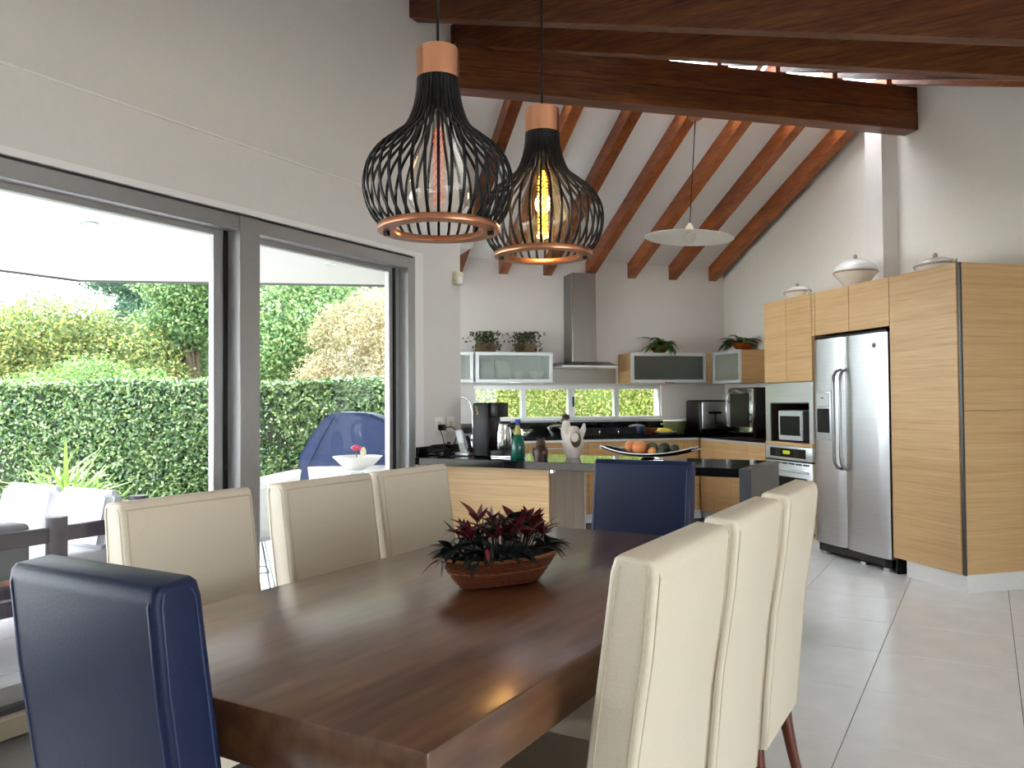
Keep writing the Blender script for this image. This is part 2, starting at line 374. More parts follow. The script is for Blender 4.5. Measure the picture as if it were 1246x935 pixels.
# ---- ceiling: two slopes that meet over the ridge beam, flat behind the viewer
zk = lambda b: 2.635+.3817*(8.43-b)           # underside of the kitchen rafters
zd = lambda b: 3.775-.40*(5.43-b)             # underside of the dining rafters
bm = bm_new(); L0, L1 = -3.2, 7.0
def slab(bm, b0, z0, b1, z1, t=.08, L0=-3.2, L1=7.0): return hexa(bm, [(L0, b0, z0), (L1, b0, z0), (L1, b1, z1), (L0, b1, z1), (L0, b0, z0+t), (L1, b0, z0+t), (L1, b1, z1+t), (L0, b1, z1+t)])
for b0, b1, l0, l1 in ((5.43, 5.50, L0, L1), (6.04, 8.7, L0, L1), (5.50, 6.04, L0, 1.15), (5.50, 6.04, 4.70, L1)): slab(bm, b0, zk(b0)+.16, b1, zk(b1)+.16, .08, l0, l1)
slab(bm, 1.70, zd(1.70)+.33, 5.43, zd(5.43)+.33)
slab(bm, -6.5, zd(1.70)+.33, 1.70, zd(1.70)+.33)
box(bm, L0, L1, 5.42, 5.46, zk(5.43)+.16, zd(5.43)+.41)
ceil = struct('ceiling', bm, M_ceil, 'K')
kc = lambda b: zk(b)+.16
w4s = Thing('window_added_4', None, None, (2.9, 5.77, kc(5.77)), 'K', kind='structure')     # skylight added out of view behind the ridge beam to light the kitchen
w4s.part('glass_pane', slab(bm_new(), 5.50, kc(5.50)+.05, 6.04, kc(6.04)+.05, .006, 1.15, 4.70), M_opal, None)
for a in (1.15, 2.31, 3.48, 4.65): w4s.part('window_frame', slab(bm_new(), 5.50, kc(5.50)+.01, 6.04, kc(6.04)+.01, .06, a, a+.05), M_alu, None)

# ---- rafters and beams
RA = [4.56, 4.06, 3.555, 3.055, 2.567, 2.068, 1.57]
nth = ['first', 'second', 'third', 'fourth', 'fifth', 'sixth', 'seventh']
for i, a in enumerate(RA):
    b0, b1 = 5.47, 8.43; o = (a, b1, 0)
    P = [(0, b0-b1, zk(b0)), (.095, b0-b1, zk(b0)), (.095, 0, zk(b1)), (0, 0, zk(b1))]
    bm = hexa(bm_new(), P+[(x, y, z+.16) for x, y, z in P])
    single('rafter', bm, M_raft, '%s sloping brown rafter of the kitchen ceiling counted from the right wall' % nth[i], 'rafter', o, 'K', group='kitchen ceiling rafters', smooth=None)
for i, a in enumerate(RA[:5]):
    b1, b0 = 5.41, 6.80-a; o = (a, b1, 0)
    P = [(0, b0-b1, zd(b0)), (.095, b0-b1, zd(b0)), (.095, 0, zd(b1)), (0, 0, zd(b1))]
    bm = hexa(bm_new(), P+[(x, y, z+.33) for x, y, z in P])
    single('rafter', bm, M_raft, '%s flat-seen rafter on the near side of the ridge beam counted from the right wall' % nth[i], 'rafter', o, 'K', group='dining ceiling rafters', smooth=None)
t = Thing('beam', 'long dark ridge beam of two stacked planks above the white kitchen lamp, its right end on the wall', 'beam', (1.0, 5.345, 3.39), 'K')
t.part('plank', box(bm_new(), 1.03, 4.75, 5.345, 5.50, 3.39, 3.538, .006, 1), M_beam, None); t.part('plank', box(bm_new(), 1.03, 4.75, 5.350, 5.50, 3.542, 3.735, .006, 1), M_beam, None)
def dbeam(y, zl, th, dep, label):
    x1 = 1.2; s = (2.825-3.762)/(.172-XW); o = (XW, y, zl)
    P = [(-.05, 0, -.05*s), (x1-XW, 0, (x1-XW)*s), (x1-XW, th, (x1-XW)*s), (-.05, th, -.05*s)]
    bm = hexa(bm_new(), P+[(x, yy, z+dep) for x, yy, z in P])
    bmesh.ops.bevel(bm, geom=bm.edges[:], offset=.004, segments=1, affect='EDGES')
    single('beam', bm, M_beam, label, 'beam', o, smooth=None)
dbeam(4.166, 3.762, .09, .185, 'nearest brown ceiling beam at the top edge, from above the glass door to the right')
dbeam(4.64, 3.765, .07, .30, 'second brown ceiling beam, between the nearest beam and the ridge beam')

# ---- sliding glass door in the left wall (door_1)
d = Thing('door_1', None, None, (XW-.1, 0, 0), kind='structure')
fx0, fx1 = XW-.16, XW-.012
d.part('head_track', box(bm_new(), fx0, fx1, -1.6, 4.214, 2.165, 2.205, .003, 1), M_alud)
d.part('head_frame', box(bm_new(), fx0+.02, fx1+.01, -1.6, 4.214, 2.118, 2.192, .004, 1), M_alu)
bm = bm_new(); box(bm, fx0, fx1+.012, 4.144, 4.214, 0, 2.19, .003, 1); d.part('jamb', bm, M_alu)
d.part('jamb', box(bm_new(), fx0, fx1, -1.6, -1.53, 0, 2.19, .003, 1), M_alu)
d.part('sill_track', box(bm_new(), fx0-.03, fx1-.02, -1.6, 4.214, -.02, .10, .003, 1), M_alud)
d.part('threshold', box(bm_new(), XW-.05, XW+.012, -1.6, 4.30, 0, .078, .004, 1), M_thresh)
d.part('mullion', box(bm_new(), fx0+.02, XW+.012, 2.775, 2.904, .08, 2.19, .004, 1), M_alu)
def panel(y0, y1, x0, x1, l, r, mt):
    p = d.part('sliding_panel', box(bm_new(), x0, x1, y1-r, y1, .08, 2.15, .003, 1), mt)
    for q in ((y0, y0+l, .08, 2.15), (y0+l, y1-r, .08, .17), (y0+l, y1-r, 2.09, 2.15)):
        d.part('panel_rail', box(bm_new(), x0, x1, q[0], q[1], q[2], q[3], .003, 1), mt, parent=p)
    d.part('glass_pane', box(bm_new(), (x0+x1)/2-.003, (x0+x1)/2+.003, y0+l-.01, y1-r+.01, .16, 2.10), M_pglass, None, parent=p)
panel(.62, 2.775, XW-.115, XW-.075, .07, .088, M_alu)
panel(-1.53, .62, XW-.155, XW-.12, .07, .07, M_alu)
panel(2.904, 4.144, XW-.115, XW-.075, .012, .10, M_alu)
for (y, m_) in ((2.742, M_black), (4.075, M_black)): d.part('brush_seal', box(bm_new(), XW-.074, XW-.066, y, y+.022, .1, 2.13), m_, None)
bm = bm_new(); box(bm, XW-.15, XW+.004, 4.214, 4.30, .0, 2.236); box(bm, XW-.15, XW+.004, -1.6, 4.2135, 2.205, 2.2355); struct('trim_3', bm, M_white)   # white reveal round the door

# ---- strip window over the kitchen counter (window_1)
wn = Thing('window_1', None, None, (1.79, 8.5, 1.045), 'K', kind='structure')
bm = bm_new(); box(bm, wa, wb, 8.45, 8.52, w1-.05, w1, .004, 1); wn.part('window_frame', bm, M_alul)
wn.part('window_frame', box(bm_new(), wa, wb, 8.40, 8.52, w0, w0+.045, .004, 1), M_alul)
for x0, x1 in ((2.314, 2.369), (2.848, 2.925), (3.389, 3.448), (wa, wa+.02), (wb-.02, wb)):
    wn.part('window_mullion', box(bm_new(), x0, x1, 8.45, 8.51, w0+.045, w1-.05, .004, 1), M_alul)
for x0, x1 in ((wa, 2.314), (2.369, 2.848), (2.925, 3.389), (3.448, wb)):
    wn.part('glass_pane', box(bm_new(), x0, x1, 8.478, 8.484, w0+.03, w1-.04), M_pglass, None)
wn.part('latch', box(bm_new(), 2.895, 2.915, 8.43, 8.452, 1.20, 1.31, .004, 1), M_black)
# ---- unseen glazed opening added as a daylight source, right of the viewer (window_added_2)
w3 = Thing('window_added_2', None, None, (4.17, 0, 0), kind='structure')
for y in (-1.9, .12, 2.14): w3.part('window_mullion', box(bm_new(), 4.13, 4.21, y, y+.06, 0, 2.35), M_alu, None)
w3.part('glass_pane', box(bm_new(), 4.167, 4.172, -1.9, 2.2, 0, 2.35), M_pglass, None)

# ================================================================== DINING
# ---- table
t = Thing('dining_table', 'long dark brown wooden dining table with a thick slab top', 'table', (-1.17, 1.885, 0))
t.part('tabletop', box(bm_new(), -1.66, -.682, .925, 2.845, .662, .76, .006, 2), M_table)
for y in (1.35, 2.42): t.part('pedestal', box(bm_new(), -1.42, -.92, y-.09, y+.09, 0, .662, .01, 1), M_table)

# ---- chairs; local frame: +y to the table, origin on the floor under the rear of the top edge
def chair(name, label, m, ms, W, loc, rot, group):
    t = Thing(name, label, 'chair', loc, rot=rot, group=group, local=True)
    rear = [(.003, .976), (.0, .955), (.014, .82), (.042, .64), (.060, .45), (.075, .26)]
    front = [(.078, .983), (.086, .958), (.100, .857), (.115, .754), (.137, .60), (.152, .47), (.158, .26)]
    prof = rear[::-1] + [(.012, .985), (.068, .990)] + front
    def wide(z): return W/2*(1.0 if z > .5 else 1.0)
    bm = bm_new(); A = [bm.verts.new((-wide(z), y, z)) for y, z in prof]; B = [bm.verts.new((wide(z), y, z)) for y, z in prof]
    bm.faces.new(A); bm.faces.new(B[::-1])
    for i in range(len(prof)): j = (i+1) % len(prof); bm.faces.new((A[i], B[i], B[j], A[j]))
    bmesh.ops.recalc_face_normals(bm, faces=bm.faces[:])
    es = [e for e in bm.edges if abs(e.verts[0].co.x-e.verts[1].co.x) < 1e-6]
    bmesh.ops.bevel(bm, geom=es, offset=.010, segments=3, profile=.55, affect='EDGES', clamp_overlap=True)
    back = t.part('backrest', bm, m, 60)
    # seams: double stitched lines along the rear and front edges and round the top
    def path(prof2, inset, dy):
        L_ = [(-W/2+inset, y+dy, z) for y, z in prof2]; R_ = [(W/2-inset, y+dy, z) for y, z in prof2]
        return L_, R_
    rr = [(y, z) for y, z in rear[::-1]][:-1]
    for prof2, dy, nm in ((rr+[(.004, .966)], -.0005, 'seam'), ([(y, z) for y, z in front[::-1] if z > .4][:-1]+[(.083, .968)], .0005, 'seam')):
        L_, R_ = path(prof2, .013, dy)
        pts = L_ + R_[::-1]
        t.part(nm, tube(bm_new(), pts, .0018, 5), ms, 60, parent=back)
    for s in (-1, 1):
        t.part('seam', tube(bm_new(), [(s*(W/2+.0003), y+.014, min(z, .972)) for y, z in rear[::-1]], .0016, 5), ms, 60, parent=back)
        t.part('seam', tube(bm_new(), [(s*(W/2+.0003), y-.014, min(z, .972)) for y, z in front[::-1] if z > .4], .0016, 5), ms, 60, parent=back)
    t.part('seat', box(bm_new(), -W/2, W/2, .12, .56, .36, .47, .02, 3), m, 60)
    for sx in (-1, 1):
        x = sx*(W/2-.035)
        bm = bm_new(); tube(bm, [(x, .115, .30), (x, .105, .2), (x, .085, .1), (x, .06, 0)], [.023, .021, .018, .016], 10); t.part('leg', bm, M_leg)
        bm = bm_new(); tube(bm, [(x, .52, .38), (x, .52, .2), (x, .52, 0)], [.023, .02, .016], 10); t.part('leg', bm, M_leg)
    return t.e
c0 = chair('dining_chair', 'cream leather high-back chair nearest to the viewer on the right side of the table', M_cream, M_creams, .445, (-.475, 1.505, 0), math.pi/2, 'cream dining chairs')
for y, lb in ((2.03, 'cream leather high-back chair in the middle of the right side of the table'), (2.57, 'cream leather high-back chair on the right side of the table, farthest, next to the fridge')):
    place_copy(c0, 'dining_chair', (-.478, y, 0), math.pi/2, lb, 'cream dining chairs')
for y, lb in ((1.56, 'cream leather high-back chair on the window side of the table, nearest, behind the blue chair'), (2.135, 'cream leather high-back chair in the middle of the window side of the table'), (2.625, 'cream leather high-back chair on the window side of the table, farthest, by the peninsula')):
    place_copy(c0, 'dining_chair', (-2.07, y, 0), -math.pi/2, lb, 'cream dining chairs')
chair('dining_chair', 'dark blue leather high-back chair at the near end of the table seen from behind', M_blue, M_blues, .385, (-1.235, .752, 0), 0, 'blue dining chairs')
chair('dining_chair', 'dark blue leather high-back chair at the far end of the table facing the viewer', M_blue, M_blues, .45, (-1.325, 3.47, 0), math.pi, 'blue dining chairs')

# ---- basket with dark red plant
BO = (-1.140, 1.880, .76)
t = Thing('basket_plant', 'dark burgundy leafy plant in a boat-shaped wicker basket on the dining table', 'plant', BO, rot=rad(62), local=True)
def boat(u, v):                                # u around, v height 0..1
    l = .112+.070*v**.8; wd = .042+.040*v**.8
    cu, su = math.cos(u), math.sin(u)
    x = l*math.copysign(abs(cu)**.9, cu); y = wd*math.copysign(abs(su)**1.1, su)
    z = .076*v + .010*v*abs(cu)**3
    return x, y, z
bm = bm_new(); NU, NV = 40, 10; g = [[bm.verts.new(boat(2*math.pi*i/NU, j/NV)) for i in range(NU)] for j in range(NV+1)]
for j in range(NV):
    for i in range(NU): bm.faces.new((g[j][i], g[j][(i+1) % NU], g[j+1][(i+1) % NU], g[j+1][i]))
bm.faces.new(g[0][::-1]); top = bm.faces.new([bm.verts.new(Vector(boat(2*math.pi*i/NU, .86))) for i in range(NU)])
bk = t.part('basket', bm, M_basket, 60)
for j, rr, mm in ((1.0, .0042, M_rope), (.55, .003, M_rope)):
    t.part('rim' if j == 1 else 'band', tube(bm_new(), [Vector(boat(2*math.pi*i/48, j))*1.01 for i in range(49)], rr, 6, False), mm, 60, parent=bk)
for j in range(1, 10):                         # coiled weave, proud of the side
    if j == 5: continue
    t.part('weave', tube(bm_new(), [Vector(boat(2*math.pi*i/48, j/10))*1.003+Vector((0, 0, .0012*(i % 2))) for i in range(49)], .0036, 5, False), M_basket, 60, parent=bk)
def leaf_mesh(name, L, W, curl, m):
    bm = bm_new(); n = 6; rows_ = []
    for i in range(n+1):
        s = i/n; wv = W*math.sin(math.pi*min(1, s*.92+.06))**.9*(1-.35*s); z = curl*s*s*L
        rows_.append([bm.verts.new((-wv, s*L, z+.25*wv)), bm.verts.new((0, s*L, z)), bm.verts.new((wv, s*L, z+.25*wv))])
    for a, b in zip(rows_, rows_[1:]):
        for k in range(2): bm.faces.new((a[k], a[k+1], b[k+1], b[k]))
    return mesh(name, bm, m, 180)
LM = {}
for key, m in (('d', M_lfdark), ('r', M_lfred), ('p', M_lfpink)): LM[key] = [leaf_mesh('leaf', L, W, c, m) for L, W, c in ((.066, .0135, -.25), (.056, .012, .1), (.072, .012, -.5))]
rnd = random.Random(5)
def put_leaf(key, p, az, el, sc=1, par=None):
    ob = bpy.data.objects.new('leaf', rnd.choice(LM[key])); COL.objects.link(ob); ob.parent = par or t.e
    ob.location = p; ob.rotation_euler = (el, rnd.uniform(-.5, .5), az-math.pi/2); ob.scale = (sc,)*3
NL = 0
t.part('foliage', lathe(bm_new(), [(.0, .02), (.155, .06), (.13, .085), (.08, .10), (0, .105)], 24, (0, 0, 0), 1, .42), M_lfdark, 60, kind='stuff')
for i in range(52):                            # rosettes of leaves on short stems
    u = i*2.39996; q = math.sqrt((i+.5)/52); cx, cy = .165*q*math.cos(u), .068*q*math.sin(u)
    hz = .092+(1-q**2.2)*.068+rnd.uniform(-.010, .020)
    red = (hz > .112 and rnd.random() < .45) or (cx > .07 and hz > .10 and rnd.random() < .7)
    key = 'r' if red else 'd'
    if red: hz += .012
    t.part('stem', tube(bm_new(), [(cx*.7, cy*.6, .06), (cx, cy, hz)], .0022, 4), M_lfdark)
    a0 = rnd.uniform(0, 6.28); n = 4
    for k in range(n):
        az = a0+2*math.pi*k/n; el = rnd.uniform(.35, 1.3) if red else rnd.uniform(-.35, .95)
        put_leaf(key, (cx, cy, hz), az, el, rnd.uniform(.7, 1.1)); NL += 1
for i in range(84):                            # drooping rim leaves
    u = rnd.uniform(0, 2*math.pi); x, y, z = boat(u, .97)
    put_leaf('d', (x*.84, y*.78, z+rnd.uniform(.008, .03)), math.atan2(y*2.2, x)+rnd.uniform(-.5, .5), rnd.uniform(-.45, .45), rnd.uniform(.65, 1.0))
put_leaf('p', (-.085, -.075, .115), -1.57, -.9, .75)
for p0, p1 in (((-.055, 0, .12), (-.070, 0, .205)), ((-.045, .01, .12), (-.052, .01, .215)), ((.02, -.02, .13), (.045, -.03, .175))):
    t.part('stem', tube(bm_new(), [p0, p1], [.0018, .001], 5), M_stem)

# ---- copper and black cage pendants
CP = [(.145, .0), (.1455, .010), (.163, .0285), (.180, .063), (.187, .108), (.180, .154), (.157, .194), (.117, .228), (.083, .2565), (.0645, .296), (.054, .342), (.0515, .378)]
def smooth_prof(P, n):
    out = []; m = len(P)-1
    for i in range(n+1):
        s = i/n*m; k = min(int(s), m-1); f = s-k
        p = [P[max(k-1, 0)], P[k], P[k+1], P[min(k+2, m)]]
        out.append(tuple(.5*((2*p[1][c])+(-p[0][c]+p[2][c])*f+(2*p[0][c]-5*p[1][c]+4*p[2][c]-p[3][c])*f*f+(-p[0][c]+3*p[1][c]-3*p[2][c]+p[3][c])*f**3) for c in (0, 1)))
    return out
SP = smooth_prof(CP, 26)
def cage_lamp(label, loc, amber, ceiling_z):
    t = Thing('pendant_lamp', label, 'lamp', loc, group='copper cage pendants', local=True)
    R, r = .152, .112
    t.part('copper_ring', lathe(bm_new(), [(r, -.006), (R, -.006), (R+.001, .004), (R-.003, .009), (r+.004, .009), (r, .004), (r, -.006)], 64, cap=False), M_copperl, 50)
    bm = bm_new(); tw = .0036; th = .0019         # one flat rib, reused round the cage
    prev = None
    for i, (rr_, z) in enumerate(SP):
        p, q = SP[max(i-1, 0)], SP[min(i+1, len(SP)-1)]; tx, tz = q[0]-p[0], q[1]-p[1]; l = math.hypot(tx, tz); nx, nz = tz/l, -tx/l
        ring = [bm.verts.new((rr_+s*th*nx, u*tw, z+s*th*nz)) for s, u in ((1, -1), (1, 1), (-1, 1), (-1, -1))]
        if prev:
            for k in range(4): bm.faces.new((prev[k], prev[(k+1) % 4], ring[(k+1) % 4], ring[k]))
        else: bm.faces.new(ring[::-1])
        prev = ring
    bm.faces.new(prev); bmesh.ops.recalc_face_normals(bm, faces=bm.faces[:])
    rib = mesh('rib', bm, M_blackm, 50); N = 38
    for k in range(N):
        ob = bpy.data.objects.new('rib', rib); COL.objects.link(ob); ob.parent = t.e; ob.rotation_euler = (0, 0, 2*math.pi*k/N+.04)
    t.part('cap', lathe(bm_new(), [(.0, .455), (.050, .455), (.0535, .451), (.0535, .378), (.049, .374), (0, .374)], 48), M_copper, 40)
    t.part('collar', lathe(bm_new(), [(.049, .33), (.0495, .378)], 40, cap=False), M_blackm, 40)
    t.part('socket', lathe(bm_new(), [(0, .375), (.024, .375), (.024, .318), (.018, .312), (0, .312)], 24), M_black)
    t.part('cord', tube(bm_new(), [(0, 0, .45), (0, 0, ceiling_z-loc[2])], .0035, 8), M_black)
    g = smooth_prof([(.016, .320), (.018, .30), (.026, .265), (.045, .215), (.066, .16), (.0775, .112), (.073, .068), (.05, .040), (.022, .030), (.0005, .0285)], 30)
    t.part('bulb', lathe(bm_new(), g, 40, cap=False), M_bulba if amber else M_bulb, 60)
    mf = M_fil2 if amber else M_fil1
    f_ = t.part('filament', tube(bm_new(), [(0, 0, .30), (0, 0, .26)], .006, 8), M_steeld)
    zt, zb, n = .262, .062, 10                  # criss-cross squirrel-cage filament
    for ph in range(4 if amber else 2):
        a0 = ph*math.pi/(2 if amber else 1)+.4; pts = []
        for i in range(n*2+1):
            a = a0+(i % 2)*math.pi/2; rr_ = .0145*min(1, .35+i/5); pts.append((rr_*math.cos(a), rr_*math.sin(a), zt+(zb-zt)*i/(2*n)))
        t.part('filament_wire', tube(bm_new(), pts, (.0009) if not amber else .0021, 5), mf, 60, parent=f_)
    for a in (.5, 3.7): t.part('ring_foot', box(bm_new(), .13*math.cos(a)-.006, .13*math.cos(a)+.006, .13*math.sin(a)-.006, .13*math.sin(a)+.006, -.016, .0), M_black)
    if amber:
        l = bpy.data.lights.new('bulb_light', 'POINT'); l.energy = 1.4; l.color = (1, .62, .28); l.shadow_soft_size = .03
        lo = bpy.data.objects.new('bulb_light', l); COL.objects.link(lo); lo.parent = t.e; lo.location = (0, 0, .15)
cage_lamp('larger-looking black cage pendant with copper cap, nearest, its filament dim red', (-1.175, 1.65, 1.685), False, 2.95)
cage_lamp('smaller-looking black cage pendant with copper cap, behind the other, its bulb glowing amber', (-1.175, 2.205, 1.707), True, 3.2)

# ================================================================== KITCHEN
def G(name, label, cat, o, group=None): return Thing(name, label, cat, o, 'K', group=group)
# ---- tall cabinet on the right
t = G('tall_cabinet', 'tall oak cabinet at the right end of the cabinet wall', 'cabinet', (4.42, 4.6, 0))
t.part('body', box(bm_new(), 4.122, 4.74, 4.315, 4.935, .125, 2.137), M_oak, None)
t.part('door', box(bm_new(), 4.10, 4.12, 4.318, 4.932, .125, 2.135, .002, 1), M_oak, None)
t.part('side_panel', box(bm_new(), 4.125, 4.74, 4.295, 4.314, 1.178, 2.137, .0015, 1), M_oak, None)
t.part('side_panel', box(bm_new(), 4.125, 4.74, 4.295, 4.314, .125, 1.174, .0015, 1), M_oak, None)
t.part('edge_strip', box(bm_new(), 4.108, 4.124, 4.293, 4.314, .12, 2.137, .002, 1), M_steeld, None)
bm = bm_new(); box(bm, 4.15, 4.66, 4.325, 4.86, 0, .124); t.part('plinth', bm, M_white, None)
# ---- fridge
t = G('refrigerator', 'stainless steel side-by-side fridge with two vertical handles and a water dispenser', 'refrigerator', (4.4, 5.41, 0))
t.part('body', box(bm_new(), 4.165, 4.72, 4.985, 5.835, .03, 1.745, .004, 1), M_steeld)
def fdoor(b0, b1):
    bm = bm_new(); n = 10; F = []; 
    for i in range(n+1):
        s = i/n; y = b0+(b1-b0)*s; e = min(1, min(s, 1-s)*n/1.2); x = 4.118-.022*(e**.5)-.004*math.sin(math.pi*s)
        F.append((x, y))
    poly = [(4.163, b0)]+F+[(4.163, b1)]
    prism(bm, poly, .098, 1.745); return bm
dl = t.part('door', fdoor(5.455, 5.84), M_steel, 30); dr = t.part('door', fdoor(4.975, 5.45), M_steel, 30)
for par, b, nm in ((dl, 5.487, 'handle'), (dr, 5.408, 'handle')):
    t.part(nm, tube(bm_new(), [(4.10, b, 1.49), (4.06, b, 1.475), (4.038, b, 1.44), (4.032, b, 1.38), (4.032, b, .82), (4.038, b, .76), (4.06, b, .725), (4.10, b, .71)], .0125, 12), M_hand, 60, parent=par)
ds = t.part('dispenser', box(bm_new(), 4.078, 4.10, 5.585, 5.775, .935, 1.325, .006, 2), M_alul, parent=dl)
t.part('dispenser_recess', box(bm_new(), 4.074, 4.09, 5.602, 5.758, .99, 1.185, .004, 1), M_black, parent=dl)
t.part('dispenser_panel', box(bm_new(), 4.072, 4.09, 5.60, 5.76, 1.195, 1.31, .004, 1), M_steel, parent=dl)
t.part('dispenser_button', lathe(bm_new(), [(0, 0), (.014, 0), (.014, .006), (0, .006)], 16, (4.07, 5.68, 1.265)), M_black, parent=dl)
bm = bm_new(); bmesh.ops.create_cone(bm, cap_ends=True, segments=24, radius1=.02, radius2=.018, depth=.004, matrix=Matrix.Translation((4.091, 5.09, 1.655)) @ Matrix.Rotation(-math.pi/2, 4, 'Y'))
bg_ = t.part('badge', bm, M_steeld, parent=dr, label='small round grey maker badge')
bm = bm_new(); tube(bm, [(4.088, 5.09+.012*math.cos(a*.4), 1.655+.012*math.sin(a*.4)) for a in range(17)], .0015, 5); t.part('badge_ring', bm, M_chrome, parent=dr)
t.part('grille', box(bm_new(), 4.13, 4.165, 4.985, 5.83, .025, .09, .003, 1), M_black)
for z in (.038, .05, .062, .074): t.part('grille_slat', box(bm_new(), 4.126, 4.131, 5.05, 5.78, z, z+.005), M_steeld, None)
for b in (5.05, 5.76, 5.3): t.part('foot', box(bm_new(), 4.13, 4.17, b-.03, b+.03, 0, .026, .004, 1), M_steel)
t.part('hinge_cover', box(bm_new(), 4.12, 4.3, 4.99, 5.83, 1.746, 1.768, .003, 1), M_black)
bm = bm_new(); box(bm, 4.14, 4.72, 4.936, 4.948, 0.0, 1.78); box(bm, 4.70, 4.735, 4.94, 5.85, 0, 1.78); single('recess_shade', bm, M_black, 'black panels standing in for the shade in the gap between the fridge and the tall oak cabinet', 'panel', (0, 0, 0), 'K', smooth=None)  # the dark of the gap, painted as black panels
# ---- cabinet above the fridge
t = G('wall_cabinet', 'low oak cabinet with two doors directly above the fridge', 'cabinet', (4.42, 5.39, 1.783), 'oak and glass wall cabinets')
t.part('body', box(bm_new(), 4.122, 4.74, 4.94, 5.845, 1.79, 2.137), M_oak, None)
for b0, b1 in ((4.937, 5.375), (5.381, 5.80)): t.part('door', box(bm_new(), 4.10, 4.12, b0, b1, 1.783, 2.137, .0015, 1), M_oak, None)
t.part('side_panel', box(bm_new(), 4.10, 4.12, 5.806, 5.845, 1.783, 2.137, .001, 1), M_oak, None)
# ---- oven tower
t = G('oven_tower', 'oak and steel tower unit left of the fridge holding microwave and wall oven', 'cabinet', (4.42, 6.2, 0))
bm = bm_new(); box(bm, 4.122, 4.74, 5.85, 6.558, 1.41, 2.137); box(bm, 4.122, 4.74, 5.85, 5.87, .1, 1.41); box(bm, 4.122, 4.74, 6.54, 6.558, .1, 1.41); box(bm, 4.60, 4.74, 5.87, 6.54, .1, 1.41); box(bm, 4.122, 4.6, 5.87, 6.54, .1, .12); box(bm, 4.122, 4.6, 5.87, 6.54, .85, .868)
t.part('body', bm, M_oak, None)
for b0, b1 in ((5.853, 6.212), (6.217, 6.556)): t.part('door', box(bm_new(), 4.10, 4.12, b0, b1, 1.412, 2.135, .0015, 1), M_oak, None)
bm = bm_new(); box(bm, 4.105, 4.121, 5.853, 6.556, 1.232, 1.405); box(bm, 4.105, 4.121, 5.853, 5.906, .888, 1.232); box(bm, 4.105, 4.121, 6.482, 6.556, .888, 1.232)
t.part('steel_surround', bm, M_steel, None)
bm = bm_new(); box(bm, 4.112, 4.60, 5.906, 5.916, .888, 1.232); box(bm, 4.112, 4.60, 6.472, 6.482, .888, 1.232); box(bm, 4.112, 4.60, 5.906, 6.482, 1.222, 1.232); box(bm, 4.56, 4.60, 5.906, 6.482, .888, 1.232); box(bm, 4.112, 4.60, 5.906, 6.482, .883, .893)
t.part('niche', bm, M_dark, None)
t.part('shelf_edge', box(bm_new(), 4.098, 4.121, 5.853, 6.556, .860, .886, .002, 1), M_oak, None)
t.part('plinth', box(bm_new(), 4.16, 4.7, 5.853, 6.556, 0, .10), M_white, None)
t = G('microwave', 'small silver microwave oven in the dark niche above the wall oven', 'microwave', (4.3, 6.17, .893))
t.part('body', box(bm_new(), 4.145, 4.5, 5.935, 6.395, .90, 1.165, .006, 1), M_alul)
t.part('door', box(bm_new(), 4.128, 4.145, 6.03, 6.392, .903, 1.162, .004, 1), M_alul)
t.part('door_window', box(bm_new(), 4.124, 4.13, 6.05, 6.365, .945, 1.115, .003, 1), M_black)
t.part('control_panel', box(bm_new(), 4.127, 4.145, 5.94, 6.025, .903, 1.162, .003, 1), M_black)
t.part('handle', tube(bm_new(), [(4.12, 6.035, .93), (4.112, 6.035, .96), (4.112, 6.035, 1.11), (4.12, 6.035, 1.14)], .006, 8), M_alul, 60)
for b in (6.0, 6.33): t.part('foot', box(bm_new(), 4.2, 4.4, b-.02, b+.02, .893, .901), M_black, None)
t = G('wall_oven', 'pale steel wall oven with black display panel below the microwave', 'oven', (4.3, 6.2, .12))
t.part('body', box(bm_new(), 4.125, 4.58, 5.875, 6.535, .121, .848), M_steeld, None)
cp = t.part('control_panel', box(bm_new(), 4.095, 4.124, 5.858, 6.550, .735, .855, .006, 2), M_alul)
t.part('display_glass', box(bm_new(), 4.091, 4.097, 5.945, 6.475, .757, .835, .003, 1), M_black, parent=cp)
t.part('display', box(bm_new(), 4.089, 4.092, 6.17, 6.27, .785, .815), M_disp, None, parent=cp)
for k in range(4):
    for b in (6.06, 6.10, 6.33, 6.37): t.part('button', box(bm_new(), 4.089, 4.092, b-.012, b+.012, .768+.016*k, .777+.016*k), M_steeld, None, parent=cp)
dd = t.part('door', box(bm_new(), 4.097, 4.124, 5.862, 6.546, .14, .722, .006, 2), M_alul)
t.part('door_window', box(bm_new(), 4.092, 4.099, 5.93, 6.48, .25, .59, .004, 1), M_black, parent=dd)
t.part('vent', box(bm_new(), 4.10, 4.124, 5.862, 6.546, .722, .735), M_black, None)
for k in range(6): t.part('vent_slot', box(bm_new(), 4.094, 4.098, 5.90+k*.105, 5.985+k*.105, .698, .710), M_black, None, parent=dd)
t.part('handle', tube(bm_new(), [(4.097, 5.91, .635), (4.055, 5.93, .645), (4.05, 6.0, .65), (4.046, 6.2, .652), (4.05, 6.4, .65), (4.055, 6.48, .645), (4.097, 6.5, .635)], .011, 10), M_alul, 60, parent=dd)

